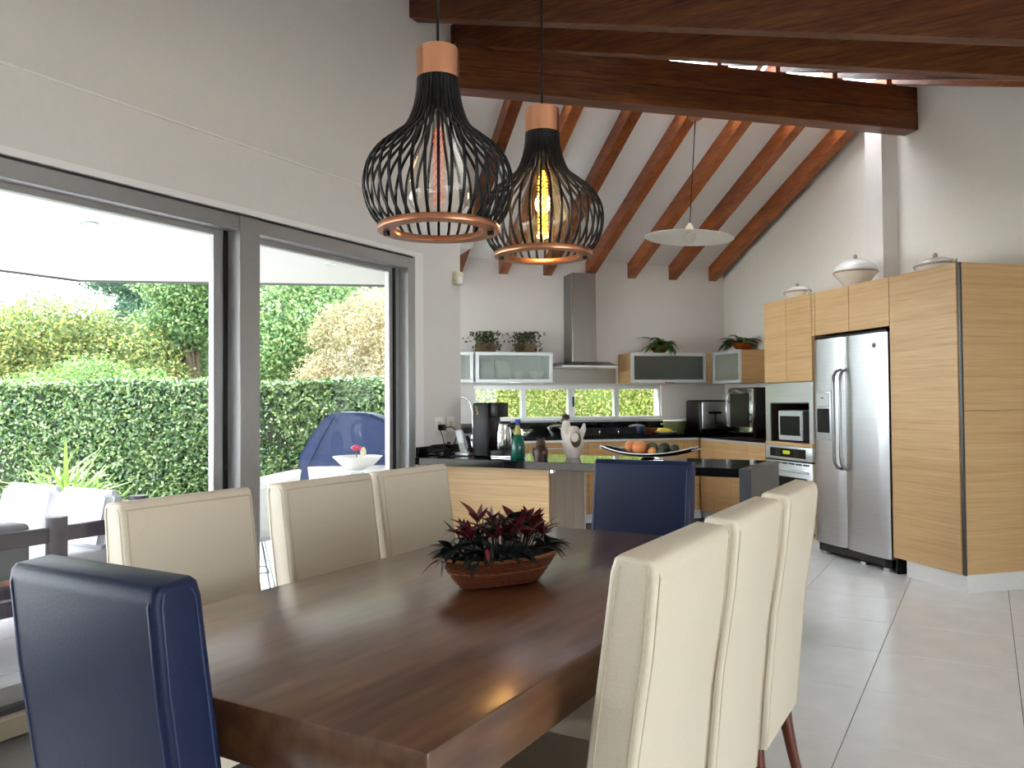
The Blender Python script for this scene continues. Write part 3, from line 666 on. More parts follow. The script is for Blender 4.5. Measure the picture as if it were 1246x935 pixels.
# ---- base cabinets: right run, back run, left run
t = G('base_cabinet', 'oak base cabinet run along the right wall beside the oven tower', 'cabinet', (4.42, 7.2, 0), 'oak base cabinets')
t.part('body', box(bm_new(), 4.122, 4.74, 6.565, 8.40, .10, .858), M_oak, None)
for b0, b1 in ((6.568, 6.86), (6.865, 7.19), (7.195, 7.52), (7.525, 7.80)): t.part('door', box(bm_new(), 4.10, 4.12, b0, b1, .105, .838, .0015, 1), M_oak, None)
t.part('counter_edge', box(bm_new(), 4.10, 4.12, 6.568, 7.80, .842, .862), M_alul, None)
t.part('plinth', box(bm_new(), 4.17, 4.7, 6.568, 8.4, 0, .10), M_white, None)
t = G('base_cabinet', 'oak base cabinet run with wide drawers under the kitchen window', 'cabinet', (2.9, 8.1, 0), 'oak base cabinets')
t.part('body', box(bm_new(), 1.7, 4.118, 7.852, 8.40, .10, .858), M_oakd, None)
for a0, a1 in ((1.70, 2.21), (2.215, 2.845), (2.85, 3.475), (3.48, 3.92), (3.925, 4.095)):
    for z0, z1 in ((.105, .455), (.46, .838)):
        dr_ = t.part('drawer' if a1-a0 > .3 else 'filler', box(bm_new(), a0, a1, 7.83, 7.85, z0, z1, .0015, 1), M_oakd, None)
        if a1-a0 > .5 and z1 > .5: t.part('pull', box(bm_new(), (a0+a1)/2-.12, (a0+a1)/2+.12, 7.822, 7.832, .775, .782), M_alul, None, parent=dr_)
t.part('counter_edge', box(bm_new(), 1.70, 4.10, 7.83, 7.85, .842, .862), M_alul, None)
t.part('plinth', box(bm_new(), 1.7, 4.15, 7.90, 8.3, 0, .10), M_white, None)
t = G('base_cabinet', 'base cabinet run behind the coffee maker below the tap', 'cabinet', (1.4, 7.0, 0), 'oak base cabinets')
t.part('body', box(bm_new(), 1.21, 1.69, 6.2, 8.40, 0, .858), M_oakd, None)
bm = bm_new(); prism(bm, [(1.21, 6.2), (1.72, 6.2), (1.72, 7.82), (4.085, 7.82), (4.085, 6.568), (4.745, 6.568), (4.745, 8.425), (1.21, 8.425)], .864, .90)
t = G('worktop', 'glossy black stone worktop running round the back and right of the kitchen', 'worktop', (3, 8.1, .864)); t.part('slab', bm, M_granite, None)
bm = bm_new(); box(bm, 1.21, 4.745, 8.405, 8.43, .90, 1.03); t.part('upstand', bm, M_granite, None)
t.part('upstand', box(bm_new(), 4.725, 4.748, 6.57, 8.40, .90, 1.03), M_granite, None)
bm = tube(bm_new(), [(1.56, 7.4, .90), (1.56, 7.4, 1.05), (1.555, 7.4, 1.16), (1.53, 7.4, 1.25), (1.48, 7.4, 1.30), (1.42, 7.4, 1.31), (1.37, 7.4, 1.27)], .011, 10)
t = G('kitchen_tap', 'curved chrome kitchen tap partly hidden behind the black coffee maker', 'tap', (1.56, 7.4, .90))
t.part('spout', bm, M_chrome, 60); t.part('tap_base', lathe(bm_new(), [(.026, 0), (.026, .02), (.014, .05)], 20, (1.56, 7.4, .90)), M_chrome)

# ---- wall cabinets with frosted glass
def gframe(t, a0, a1, b, z0, z1, m_g, hand=True, w_=.035, axis='a'):
    """aluminium framed glass door, in plane b (axis a) or in plane a=b (axis b)"""
    def bx(p0, p1, q0, q1, d0, d1):
        return box(bm_new(), p0, p1, d0, d1, q0, q1, .002, 1) if axis == 'a' else box(bm_new(), d0, d1, p0, p1, q0, q1, .002, 1)
    dd = t.part('door', bx(a0, a1, z0, z0+w_, b-.02, b), M_alul)
    t.part('door_rail', bx(a0, a1, z1-w_, z1, b-.02, b), M_alul, parent=dd)
    for p in ((a0, a0+w_), (a1-w_, a1)): t.part('door_stile', bx(p[0], p[1], z0+w_, z1-w_, b-.02, b), M_alul, parent=dd)
    t.part('glass_pane', bx(a0+w_-.005, a1-w_+.005, z0+w_-.005, z1-w_+.005, b-.012, b-.007), m_g, None, parent=dd)
    if hand and axis == 'a': t.part('handle', box(bm_new(), (a0+a1)/2-.06, (a0+a1)/2+.06, b-.035, b-.02, z0-.004, z0+.008, .002, 1), M_chrome, parent=dd)
def carcass(a0, a1, b0, b1, z0, z1, open_):
    bm = bm_new(); h = .018
    box(bm, a0, a1, b0, b1, z0, z0+h); box(bm, a0, a1, b0, b1, z1-h, z1)
    if open_ == 'b0': box(bm, a0, a0+h, b0, b1, z0+h, z1-h); box(bm, a1-h, a1, b0, b1, z0+h, z1-h); box(bm, a0+h, a1-h, b1-h, b1, z0+h, z1-h)
    elif open_ == 'a0': box(bm, a0, a1, b0, b0+h, z0+h, z1-h); box(bm, a0, a1, b1-h, b1, z0+h, z1-h); box(bm, a1-h, a1, b0+h, b1-h, z0+h, z1-h)
    else: box(bm, a0, a1, b0, b0+h, z0+h, z1-h); box(bm, a0, a1, b1-h, b1, z0+h, z1-h); box(bm, a0, a0+h, b0+h, b1-h, z0+h, z1-h)
    return bm
g_ = 'oak and glass wall cabinets'
t = G('wall_cabinet', 'long pale wall cabinet with white plates behind frosted glass, left of the hood', 'cabinet', (2.13, 8.25, 1.455), g_)
t.part('body', carcass(1.73, 2.55, 8.08, 8.425, 1.46, 1.765, 'b0'), M_white, None)
gframe(t, 1.73, 2.55, 8.08, 1.455, 1.77, M_frost)
t = G('wall_cabinet', 'pale glass wall cabinet cut off by the white wall end, farthest left', 'cabinet', (1.46, 8.25, 1.455), g_)
t.part('body', carcass(1.22, 1.70, 8.095, 8.425, 1.46, 1.765, 'b0'), M_white, None)
gframe(t, 1.22, 1.708, 8.095, 1.455, 1.77, M_frost, hand=False)
t = G('wall_cabinet', 'long oak wall cabinet with dark glass door under a fern, right of the hood', 'cabinet', (3.9, 8.25, 1.45), g_)
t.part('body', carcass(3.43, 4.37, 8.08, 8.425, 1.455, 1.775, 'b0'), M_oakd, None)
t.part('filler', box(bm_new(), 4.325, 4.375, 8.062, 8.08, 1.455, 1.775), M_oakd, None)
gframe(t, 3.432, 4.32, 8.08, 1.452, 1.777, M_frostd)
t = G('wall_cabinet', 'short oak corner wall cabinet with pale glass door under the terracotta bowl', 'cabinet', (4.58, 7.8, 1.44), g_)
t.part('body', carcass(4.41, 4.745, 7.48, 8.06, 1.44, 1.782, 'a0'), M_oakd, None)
gframe(t, 7.48, 8.055, 4.41, 1.438, 1.784, M_frost, axis='b')
# plates and cups seen through the glass
pme = mesh('plate', lathe(bm_new(), [(0, 0), (.06, 0), (.105, .012), (.11, .016), (.06, .006), (0, .006)], 28), M_ceram, 60)
for k in range(12):
    a = 1.80+.022*k + (.04 if k > 5 else 0); o = bpy.data.objects.new('plate', pme); COL.objects.link(o); o.location = K(a, 8.2, 1.591); o.rotation_euler = (0, rad(82), math.pi/4)
    o['label'] = 'white plate standing on edge in the row behind the frosted glass left of the hood'; o['category'] = 'plate'; o['group'] = 'plates behind the frosted glass'
cme = mesh('bowl', lathe(bm_new(), [(0, 0), (.04, 0), (.07, .04), (.085, .10), (.08, .10), (.065, .045), (.03, .012), (0, .01)], 28), M_ceram, 60)
for k, a in enumerate((2.22, 2.42)):
    o = bpy.data.objects.new('bowl', cme); COL.objects.link(o); o.location = K(a, 8.22, 1.479); o.rotation_euler = (0, 0, math.pi/4)
    o['label'] = 'white bowl behind the frosted glass, %s' % ('beside the standing plates' if k == 0 else 'at the end nearest the range hood'); o['category'] = 'bowl'; o['group'] = 'bowls behind the frosted glass'

# ---- range hood
t = G('range_hood', 'stainless steel chimney range hood above the window', 'hood', (2.92, 8.2, 1.61))
t.part('chimney', box(bm_new(), 2.80, 3.07, 8.15, 8.428, 1.67, 2.63, .003, 1), M_steelv)
t.part('chimney_edge', box(bm_new(), 2.796, 2.808, 8.146, 8.156, 1.67, 2.63), M_chrome, None)
P = [(2.62, 7.95, 1.632), (3.23, 7.95, 1.632), (3.23, 8.42, 1.632), (2.62, 8.42, 1.632), (2.68, 8.05, 1.675), (3.17, 8.05, 1.675), (3.17, 8.42, 1.675), (2.68, 8.42, 1.675)]
t.part('canopy', hexa(bm_new(), P), M_steelv, None)
t.part('canopy_lip', box(bm_new(), 2.617, 3.233, 7.945, 8.42, 1.615, 1.632, .002, 1), M_steel)
t.part('knob', lathe(bm_new(), [(0, 0), (.011, 0), (.011, .01), (0, .01)], 14, (2.86, 7.99, 1.65)), M_black)
# steel splash strip between hood and window
single('splash_panel', box(bm_new(), 0, .84, 0, .012, 0, .165), M_steelv, 'plain steel strip on the wall between the range hood and the window', 'panel', (2.56, 8.418, 1.452), 'K', smooth=None)

# ---- things on the back counter
t = G('gas_hob', 'black gas hob with cast iron grates under the range hood', 'hob', (3.12, 8.12, .90))
t.part('plate', box(bm_new(), 2.80, 3.42, 7.88, 8.37, .9005, .91, .003, 1), M_black)
for k in range(3):
    a = 2.90+.21*k
    bm = bm_new()
    for s in (-.085, 0, .085): tube(bm, [(a+s, 7.93, .911), (a+s, 7.93, .945), (a+s, 8.32, .945), (a+s, 8.32, .911)], .007, 6)
    for b in (7.98, 8.12, 8.27): tube(bm, [(a-.095, b, .945), (a+.095, b, .945)], .007, 6)
    t.part('grate', bm, M_blackm)
    for b in (8.02, 8.23): t.part('burner', lathe(bm_new(), [(.045, 0), (.045, .012), (.03, .02), (0, .022)], 20, (a, b, .911)), M_chrome)
    t.part('grate_rail', box(bm_new(), a-.098, a+.098, 7.9, 7.912, .911, .985, .003, 1), M_blackm)
t = G('saucepan', 'small dark blue pot with a knobbed lid beside the hob', 'pot', (3.53, 8.15, .90))
t.part('pot', lathe(bm_new(), [(0, 0), (.082, 0), (.086, .01), (.086, .082), (.082, .082), (.078, .012), (0, .012)], 28, (3.53, 8.15, .90)), M_pan)
l_ = t.part('lid', lathe(bm_new(), [(.088, .083), (.086, .09), (.04, .105), (0, .11)], 28, (3.53, 8.15, .90)), M_pan); t.part('knob', ball(bm_new(), (3.53, 8.15, 1.022), .014), M_black, parent=l_)
t = G('frying_pan', 'brown shallow pan on the counter between the pot and the bananas', 'pan', (3.72, 8.26, .90))
t.part('pan', lathe(bm_new(), [(0, 0), (.085, 0), (.115, .06), (.111, .06), (.082, .006), (0, .006)], 28, (3.73, 8.26, .90)), M_panb)
single('plate', lathe(bm_new(), [(0, 0), (.07, 0), (.12, .02), (.122, .024), (.07, .006), (0, .006)], 30), M_ceram, 'white plate under the bananas on the back counter', 'plate', (3.83, 8.08, .90), 'K')
def banana(par, off, rz):
    pts = [(-.075, .02, .01), (-.05, .004, .022), (0, -.006, .028), (.05, .004, .022), (.08, .022, .008)]; c, s = math.cos(rz), math.sin(rz)
    return tube(bm_new(), [(x*c-y*s+off[0], x*s+y*c+off[1], z+off[2]) for x, y, z in pts], [.006, .016, .019, .016, .005], 8)
for k, (off, rz, lb) in enumerate((((0, -.045, .014), .1, 'front'), ((.005, 0, .02), .15, 'middle'), ((-.005, .045, .016), .05, 'rear'))):
    single('banana', banana(None, (0, 0, 0), rz), M_ban, '%s yellow banana on the white plate beside the green bowl' % lb, 'banana', (3.83+off[0], 8.08+off[1], .90+off[2]), 'K', group='bananas on the plate', smooth=60)
t = G('casserole', 'olive green casserole with a white rim on the back counter near the chrome appliance', 'pot', (4.0, 8.2, .90))
t.part('pot', lathe(bm_new(), [(0, 0), (.10, 0), (.12, .05), (.125, .135), (.12, .135), (.1, .012), (0, .012)], 32, (4.0, 8.2, .90)), M_olive, 50)
t.part('rim', lathe(bm_new(), [(.118, .134), (.129, .134), (.129, .147), (.118, .147), (.118, .134)], 32, (4.0, 8.2, .90), cap=False), M_ceram)
for s in (-1, 1): t.part('handle', tube(bm_new(), [(4.0+s*.12, 8.17, 1.0), (4.0+s*.155, 8.18, 1.0), (4.0+s*.155, 8.22, 1.0), (4.0+s*.12, 8.23, 1.0)], .007, 8), M_olive, 60)
t = G('glass_dish', 'clear lidded glass dish on the back counter behind the white hen', 'dish', (2.62, 8.1, .90))
t.part('dish', lathe(bm_new(), [(0, 0), (.07, 0), (.125, .075), (.12, .075), (.066, .008), (0, .008)], 30, (2.62, 8.1, .90)), M_cglass)
l_ = t.part('lid', lathe(bm_new(), [(.127, .076), (.12, .09), (.06, .115), (0, .12)], 30, (2.62, 8.1, .90), cap=False), M_cglass); t.part('knob', ball(bm_new(), (2.62, 8.1, 1.035), .016), M_black, parent=l_)
t = G('glass_bowl', 'clear shallow glass bowl on the back counter left of the green bottle', 'bowl', (2.20, 8.05, .90))
t.part('bowl', lathe(bm_new(), [(0, 0), (.05, 0), (.13, .07), (.125, .07), (.046, .008), (0, .008)], 30, (2.20, 8.05, .90)), M_cglass)
t = G('countertop_appliance', 'upright appliance with a mirror chrome front in the right kitchen corner', 'appliance', (4.4, 8.2, .90))
t.part('body', box(bm_new(), 4.215, 4.585, 8.02, 8.37, .905, 1.262, .03, 3), M_black)
t.part('front_panel', box(bm_new(), 4.235, 4.555, 8.005, 8.025, .945, 1.245, .012, 3), M_steel)
t.part('lever_slot', box(bm_new(), 4.31, 4.47, 8.0, 8.008, 1.11, 1.135, .004, 1), M_blackm); t.part('lever', box(bm_new(), 4.385, 4.395, 7.995, 8.006, 1.0, 1.12), M_blackm, None)
t.part('base', box(bm_new(), 4.225, 4.575, 8.01, 8.36, .90, .912), M_black, None)
t = G('toaster_oven', 'silver toaster oven with a glass door and black sides on the right counter', 'oven', (4.48, 7.42, .90))
t.part('body', box(bm_new(), 4.375, 4.66, 7.17, 7.66, .915, 1.385, .008, 1), M_black)
dd = t.part('door', box(bm_new(), 4.345, 4.373, 7.18, 7.655, .93, 1.375, .01, 2), M_chrome)
t.part('door_glass', box(bm_new(), 4.338, 4.348, 7.235, 7.60, .985, 1.325, .004, 1), M_black, parent=dd)
t.part('handle', tube(bm_new(), [(4.345, 7.63, .98), (4.315, 7.63, 1.0), (4.315, 7.63, 1.30), (4.345, 7.63, 1.32)], .008, 8), M_chrome, 60, parent=dd)
for b in (7.22, 7.6): t.part('foot', box(bm_new(), 4.4, 4.6, b-.015, b+.015, .90, .917), M_black, None)
t = G('wall_switch', 'white switch plate on the back wall above the casserole', 'switch', (4.657, 8.428, 1.12))
t.part('plate', box(bm_new(), 4.60, 4.714, 8.420, 8.431, 1.085, 1.152, .003, 1), M_white); t.part('rocker', box(bm_new(), 4.63, 4.684, 8.415, 8.422, 1.097, 1.140, .002, 1), M_white)

# ---- plants on the wall cabinets
def bush(o, label, seed):
    global RNG
    t = Thing('potted_plant', label, 'plant', o, 'K', group='plants on the wall cabinets', local=True)
    t.part('pot', box(bm_new(), -.10, .10, -.055, .055, 0, .10, .008, 1), M_pot)
    RNG = np.random.default_rng(seed); n = 420
    P = np.c_[RNG.normal(0, .075, n), RNG.normal(0, .05, n), .13+RNG.uniform(-.02, .09, n)]
    P[:60, 0] = RNG.uniform(-.16, .16, 60); P[:60, 2] = RNG.uniform(.02, .10, 60); P[:60, 1] = RNG.uniform(-.1, -.03, 60)
    P[:, 2] = np.maximum(P[:, 2], .02)
    V, F = leaf_cards(P, .036, .02); ob = bpy.data.objects.new('foliage', np_mesh('foliage', V, F, M_small)); COL.objects.link(ob); ob.parent = t.e; ob['kind'] = 'stuff'
    for k in range(7):
        a = random.uniform(0, 6.28); t.part('stem', tube(bm_new(), [(0, 0, .08), (.05*math.cos(a), .03*math.sin(a), .15), (.09*math.cos(a), .05*math.sin(a), .18)], .002, 4), M_stem)
bush((1.865, 8.22, 1.77), 'small bushy green plant in a brown box above the standing plates', 3)
bush((2.30, 8.22, 1.77), 'small bushy dark green plant on the left glass cabinet, beside the hood', 4)
def frond_mesh(L, droop):
    bm = bm_new(); n = 14; prev = None
    for i in range(n+1):
        s = i/n; y = L*s*(1-.12*s); z = L*(.75*s-droop*s*s); wv = .045*math.sin(math.pi*(.08+.9*s))**.7
        if i: 
            for sd in (-1, 1):
                a = bm.verts.new((0, prev[0], prev[1])); b = bm.verts.new((0, y, z)); c = bm.verts.new((sd*wv, y+.006, z-.25*wv)); bm.faces.new((a, b, c) if sd > 0 else (b, a, c))
                b2 = bm.verts.new((0, (prev[0]+y)/2, (prev[1]+z)/2)); c2 = bm.verts.new((sd*wv, (prev[0]+y)/2, (prev[1]+z)/2-.2*wv)); a2 = bm.verts.new((0, prev[0], prev[1])); bm.faces.new((a2, b2, c2))
        prev = (y, z)
    return mesh('frond', bm, M_fern, 180)
FM = [frond_mesh(L, d) for L, d in ((.30, .75), (.26, .5), (.34, .9), (.24, 1.1))]
def fern(o, label, bowl, seed, n=46, up=None):
    r = random.Random(seed); t = Thing('potted_fern', label, 'plant', o, 'K', group='plants on the wall cabinets', local=True)
    t.part('bowl', lathe(bm_new(), [(0, 0), (.045, 0), (.09, .035), (.115, .085), (.108, .085), (.08, .04), (0, .03)], 28, (bowl[0], 0, 0), bowl[1], .8), M_terra, 50)
    for k in range(n):
        ob = bpy.data.objects.new('frond', FM[r.randrange(4)]); COL.objects.link(ob); ob.parent = t.e
        az = r.uniform(0, 6.28); ob.location = (bowl[2]+r.uniform(-.03, .03), r.uniform(-.03, .03)-.01, .075); ob.rotation_euler = (r.uniform(-.35, .45), r.uniform(-.4, .4), az); ob.scale = (r.uniform(.7, 1.05),)*3
        if math.sin(az-1.5708+math.pi) > .3: ob.scale = (.7,)*3
fern((3.87, 8.22, 1.777), 'dark green fern in a terracotta bowl on the cabinet right of the hood', (-.03, 1, 0), 5)
fern((4.58, 7.76, 1.784), 'fern leaning out of a wide terracotta bowl on the corner cabinet', (.03, 1.25, -.04), 9, 34)

# ---- tureens on the tall cabinets
def tureen(o, label, prof, lidp, sx, sy, knob, handles, rot=0):
    t = Thing('tureen', label, 'tureen', o, 'K', rot=rot, group='china on the tall cabinets', local=True)
    t.part('bowl', lathe(bm_new(), prof, 36, (0, 0, 0), sx, sy), M_ceram, 50)
    l = t.part('lid', lathe(bm_new(), lidp, 36, (0, 0, 0), sx, sy), M_ceram, 50)
    t.part('knob', ball(bm_new(), (0, 0, knob), .017, .017, .02), M_ceramb, parent=l)
    r0, z0 = lidp[0]; t.part('band', lathe(bm_new(), [(r0*1.005, z0-.016), (r0*1.02, z0-.012), (r0*1.02, z0-.004), (r0*1.005, z0-.002)], 36, (0, 0, 0), sx, sy, False), M_ceramb)
    for s in (-1, 1):
        if handles: t.part('handle', tube(bm_new(), [(0, s*sy*r0*.93, z0-.01), (0, s*(sy*r0+.03), z0+.005), (0, s*(sy*r0+.035), z0-.02), (0, s*sy*r0*.85, z0-.05)], .007, 8), M_ceram, 60)
tureen((4.32, 6.36, 2.137), 'small footed white tureen with brown motifs at the left end of the tall cabinets', [(0, 0), (.07, 0), (.06, .015), (.1, .05), (.125, .09), (.12, .092)], [(.125, .094), (.10, .115), (.05, .132), (0, .137)], .85, 1.15, .152, True)
tureen((4.34, 5.60, 2.137), 'round bellied white lidded pot on the cabinet above the fridge', [(0, 0), (.06, 0), (.06, .012), (.13, .09), (.172, .145), (.165, .15)], [(.170, .152), (.155, .19), (.10, .232), (.04, .25), (0, .253)], 1, 1, .272, False)
tureen((4.33, 4.74, 2.137), 'low oval white covered dish at the right end of the tall cabinets', [(0, 0), (.10, 0), (.12, .02), (.148, .062), (.14, .064)], [(.148, .066), (.13, .085), (.07, .105), (0, .112)], .8, 1.1, .127, True)

# ---- flat white kitchen pendant
t = Thing('pendant_lamp', 'flat white disc pendant with copper ceiling cup hanging in the kitchen', 'lamp', (3.075, 6.0, 2.59), 'K', local=True)
t.part('ceiling_cup', lathe(bm_new(), [(.0, .955), (.03, .955), (.058, .975), (.06, .99), (.0, .99)], 28), M_copperl, 40)
t.part('cord', tube(bm_new(), [(0, 0, .09), (0, 0, .97)], .004, 6), M_black)
t.part('lamp_holder', lathe(bm_new(), [(.02, .03), (.03, .04), (.032, .08), (.012, .115), (0, .118)], 20), M_beige, 40)
t.part('shade', lathe(bm_new(), [(.028, .036), (.12, .026), (.25, .008), (.357, -.008), (.36, -.003), (.25, .015), (.12, .034), (.028, .045), (.028, .036)], 56, cap=False), M_ceram, 50)
t.part('bulb', ball(bm_new(), (0, 0, .0), .055, .055, .05), M_bulb, 60); t.part('bulb_neck', lathe(bm_new(), [(.022, .04), (.022, .06), (0, .06)], 16), M_chrome)
t.e.rotation_euler = (rad(2), rad(3), math.pi/4)

# ---- peninsula
PY0, PY1 = 4.20, 4.85
t = Thing('peninsula', 'kitchen peninsula with black stone top folding down at its free end and oak panel front', 'counter', (-2.1, 4.5, 0))
t.part('worktop', box(bm_new(), XW+.005, -1.106, PY0, PY1, .853, .90, .003, 1), M_granite)
t.part('end_slab', box(bm_new(), -1.105, -1.0445, PY0, PY1, 0, .90, .003, 1), M_granm)
t.part('upstand', box(bm_new(), XW+.003, XW+.025, PY0+.01, 4.74, .901, .965, .002, 1), M_granite)
t.part('front_panel', box(bm_new(), -3.17, -2.293, 4.35, 4.37, .06, .852, .002, 1), M_oak, None)
t.part('body', box(bm_new(), -3.17, -2.30, 4.372, 4.83, .08, .852), M_oak, None)
t.part('steel_side', box(bm_new(), -2.299, -2.287, 4.372, 4.90-.05, .06, .852), M_sidep, None)
t.part('plinth', box(bm_new(), -3.15, -2.31, 4.39, 4.8, 0, .08), M_white, None)
t.part('support_bracket', box(bm_new(), -2.287, -2.27, 4.36, 4.39, .82, .852), M_chrome, None)
t.part('edge_trim', box(bm_new(), -2.292, -2.284, 4.838, 4.85, .0, .852), M_alul, None)
ZC = .9003
t = Thing('coffee_maker', 'tall black coffee maker with a steel jug on the peninsula', 'appliance', (-2.78, 4.47, ZC))
t.part('tower', box(bm_new(), -2.875, -2.755, 4.40, 4.56, ZC, 1.25, .012, 3), M_black)
t.part('base', box(bm_new(), -2.87, -2.66, 4.42, 4.55, ZC, .945, .008, 2), M_black)
t.part('brew_head', box(bm_new(), -2.76, -2.69, 4.42, 4.55, 1.155, 1.25, .008, 2), M_black)
t.part('drip_plate', box(bm_new(), -2.75, -2.60, 4.42, 4.55, ZC, .912, .004, 1), M_chrome)
j = t.part('jug', lathe(bm_new(), [(0, .946), (.052, .946), (.058, .96), (.052, 1.06), (.042, 1.10), (.045, 1.115), (0, 1.12)], 28, (-2.69, 4.485, 0)), M_chrome, 50)
t.part('jug_handle', tube(bm_new(), [(-2.655, 4.485, 1.10), (-2.61, 4.485, 1.10), (-2.60, 4.485, 1.06), (-2.61, 4.485, .98), (-2.63, 4.485, .965)], .008, 8), M_black, 60, parent=j)
t.part('jug_lid', lathe(bm_new(), [(.046, 1.115), (.046, 1.128), (0, 1.13)], 24, (-2.69, 4.485, 0)), M_black, parent=j)
t.part('emblem', tube(bm_new(), [(-2.848, 4.398, 1.225), (-2.838, 4.398, 1.215), (-2.842, 4.398, 1.20), (-2.832, 4.398, 1.19), (-2.838, 4.398, 1.172)], .004, 5), M_yell, 60, label='small green squiggle mark')
t = Thing('telephone', 'grey cordless phone standing in its charger at the wall end of the peninsula', 'telephone', (-2.99, 4.47, ZC))
t.part('charger', box(bm_new(), -3.03, -2.92, 4.42, 4.52, ZC, .925, .008, 2), M_alul)
bm = bm_new(); hexa(bm, [(-3.005, 4.45, .92), (-2.955, 4.45, .92), (-2.955, 4.475, .93), (-3.005, 4.475, .93), (-3.055, 4.46, 1.065), (-3.005, 4.46, 1.065), (-3.005, 4.485, 1.07), (-3.055, 4.485, 1.07)])
bmesh.ops.bevel(bm, geom=bm.edges[:], offset=.004, segments=2, affect='EDGES'); h = t.part('handset', bm, M_alul)
for k in range(4):
    for q in range(3): t.part('key', box(bm_new(), -3.0+q*.014-.010*k*.5, -2.991+q*.014-.010*k*.5, 4.444, 4.452, .94+.012*k, .947+.012*k), M_white, None, parent=h)
t.part('cradle_back', tube(bm_new(), [(-2.93, 4.47, .92), (-2.95, 4.475, .99), (-2.97, 4.48, 1.03)], .012, 8), M_black)
t = Thing('power_cable', 'black plug and cable hanging from the wall socket above the peninsula', 'cable', (XW+.02, 4.46, 1.08))
t.part('plug', box(bm_new(), XW+.012, XW+.05, 4.445, 4.49, 1.065, 1.105, .006, 2), M_black)
t.part('cable', tube(bm_new(), [(XW+.04, 4.49, 1.085), (-3.12, 4.52, 1.088), (-3.06, 4.50, 1.06), (-3.05, 4.46, .99), (-3.07, 4.43, .93), (-3.09, 4.40, .907)], .0045, 6), M_black, 60)
t.part('cable', tube(bm_new(), [(XW+.03, 4.45, 1.065), (-3.14, 4.44, 1.03), (-3.11, 4.42, .97), (-3.08, 4.36, .908)], .0035, 6), M_black, 60)
t = Thing('power_adapter', 'dark tangle of adapters lying beside the phone on the peninsula', 'adapter', (-3.1, 4.36, ZC))
t.part('adapter', box(bm_new(), -3.10, -3.04, 4.32, 4.39, ZC, .945, .008, 2), M_black)
t.part('coil', tube(bm_new(), [(-3.08+.05*math.cos(k*.55)*(1+.02*k), 4.33+.045*math.sin(k*.55), .906+.0035*k) for k in range(26)], .005, 6), M_black, 60)
for k, (y, lb) in enumerate(((4.465, 'holding the black plug'), (4.60, 'free, next to the wall end'))):
    t = Thing('wall_socket', 'white wall socket above the peninsula, %s' % lb, 'socket', (XW, y, 1.1), group='wall sockets')
    t.part('plate', box(bm_new(), XW, XW+.011, y-.045, y+.045, 1.05, 1.155, .003, 1), M_white); t.part('outlet', box(bm_new(), XW+.010, XW+.013, y-.022, y+.022, 1.08, 1.125, .001, 1), M_beige)
t = Thing('motion_sensor', 'beige motion sensor high on the end of the white wall', 'sensor', (XW, 4.68, 2.12))
t.part('housing', box(bm_new(), XW, XW+.04, 4.64, 4.725, 2.075, 2.17, .012, 3), M_beige); t.part('lens', box(bm_new(), XW+.036, XW+.043, 4.655, 4.71, 2.085, 2.13, .006, 2), M_white)
t = Thing('bottle', 'green glazed bottle with a yellow neck and blue stopper on the peninsula', 'bottle', (-2.535, 4.40, ZC))
t.part('body', lathe(bm_new(), [(0, 0), (.04, 0), (.045, .01), (.045, .08), (.035, .12), (.024, .15), (.0, .15)], 28, (-2.535, 4.40, ZC)), M_green, 60)
t.part('neck', lathe(bm_new(), [(.024, .15), (.018, .18), (.013, .205), (.0, .205)], 24, (-2.535, 4.40, ZC)), M_yell, 60)
t.part('stopper', lathe(bm_new(), [(.0, .205), (.012, .205), (.012, .215), (.018, .235), (.018, .245), (0, .245)], 20, (-2.535, 4.40, ZC)), M_bluec)
t = Thing('figurine', 'small dark brown knobbly figurine between the green bottle and the hen', 'figurine', (-2.345, 4.35, ZC))
t.part('body', lathe(bm_new(), [(0, 0), (.042, 0), (.045, .03), (.046, .055), (.034, .075), (.028, .085), (0, .085)], 20, (-2.345, 4.35, ZC)), M_fig, 60)
t.part('head', ball(bm_new(), (-2.345, 4.35, ZC+.098), .03, .028, .027), M_fig, 60)
for s in (-1, 1): t.part('ear', ball(bm_new(), (-2.345+s*.02, 4.35, ZC+.123), .009, .008, .01, 8), M_fig, 60)
for s in (-1, 1): t.part('arm', ball(bm_new(), (-2.345+s*.038, 4.335, ZC+.045), .014, .018, .03, 10), M_fig, 60)
# hen
t = Thing('hen_figurine', 'white glazed ceramic hen with brown tail and crest on the peninsula', 'figurine', (-2.25, 4.60, ZC), rot=rad(20), local=True)
hp = smooth_prof([(.0, 0), (.04, 0), (.044, .008), (.058, .04), (.068, .09), (.062, .135), (.045, .17), (.030, .195), (.0, .20)], 24)
t.part('body', lathe(bm_new(), hp, 28, (0, 0, 0), 1.0, .8), M_hen, 60)
n_ = t.part('neck', tube(bm_new(), [(-.03, 0, .13), (-.045, 0, .18), (-.042, 0, .215), (-.045, 0, .235)], [.042, .032, .025, .02], 14), M_hen, 60)
t.part('head', ball(bm_new(), (-.047, 0, .238), .024, .02, .021), M_hen2, 60)
t.part('crest', tube(bm_new(), [(-.065, 0, .255), (-.05, 0, .268), (-.03, 0, .262), (-.02, 0, .245)], [.006, .01, .01, .005], 8), M_fig, 60)
t.part('beak', tube(bm_new(), [(-.066, 0, .238), (-.084, 0, .232)], [.008, .001], 8), M_yell)
t.part('wattle', tube(bm_new(), [(-.062, 0, .225), (-.06, 0, .195), (-.05, 0, .17)], [.008, .014, .006], 8), M_hen2, 60)
for s in (-1, 1): t.part('wing', ball(bm_new(), (.022, s*.047, .115), .036, .014, .05), M_hen2, 60)
for s in (-1, 1): t.part('wing_pattern', ball(bm_new(), (.018, s*.054, .128), .026, .011, .034), M_hen, 60)
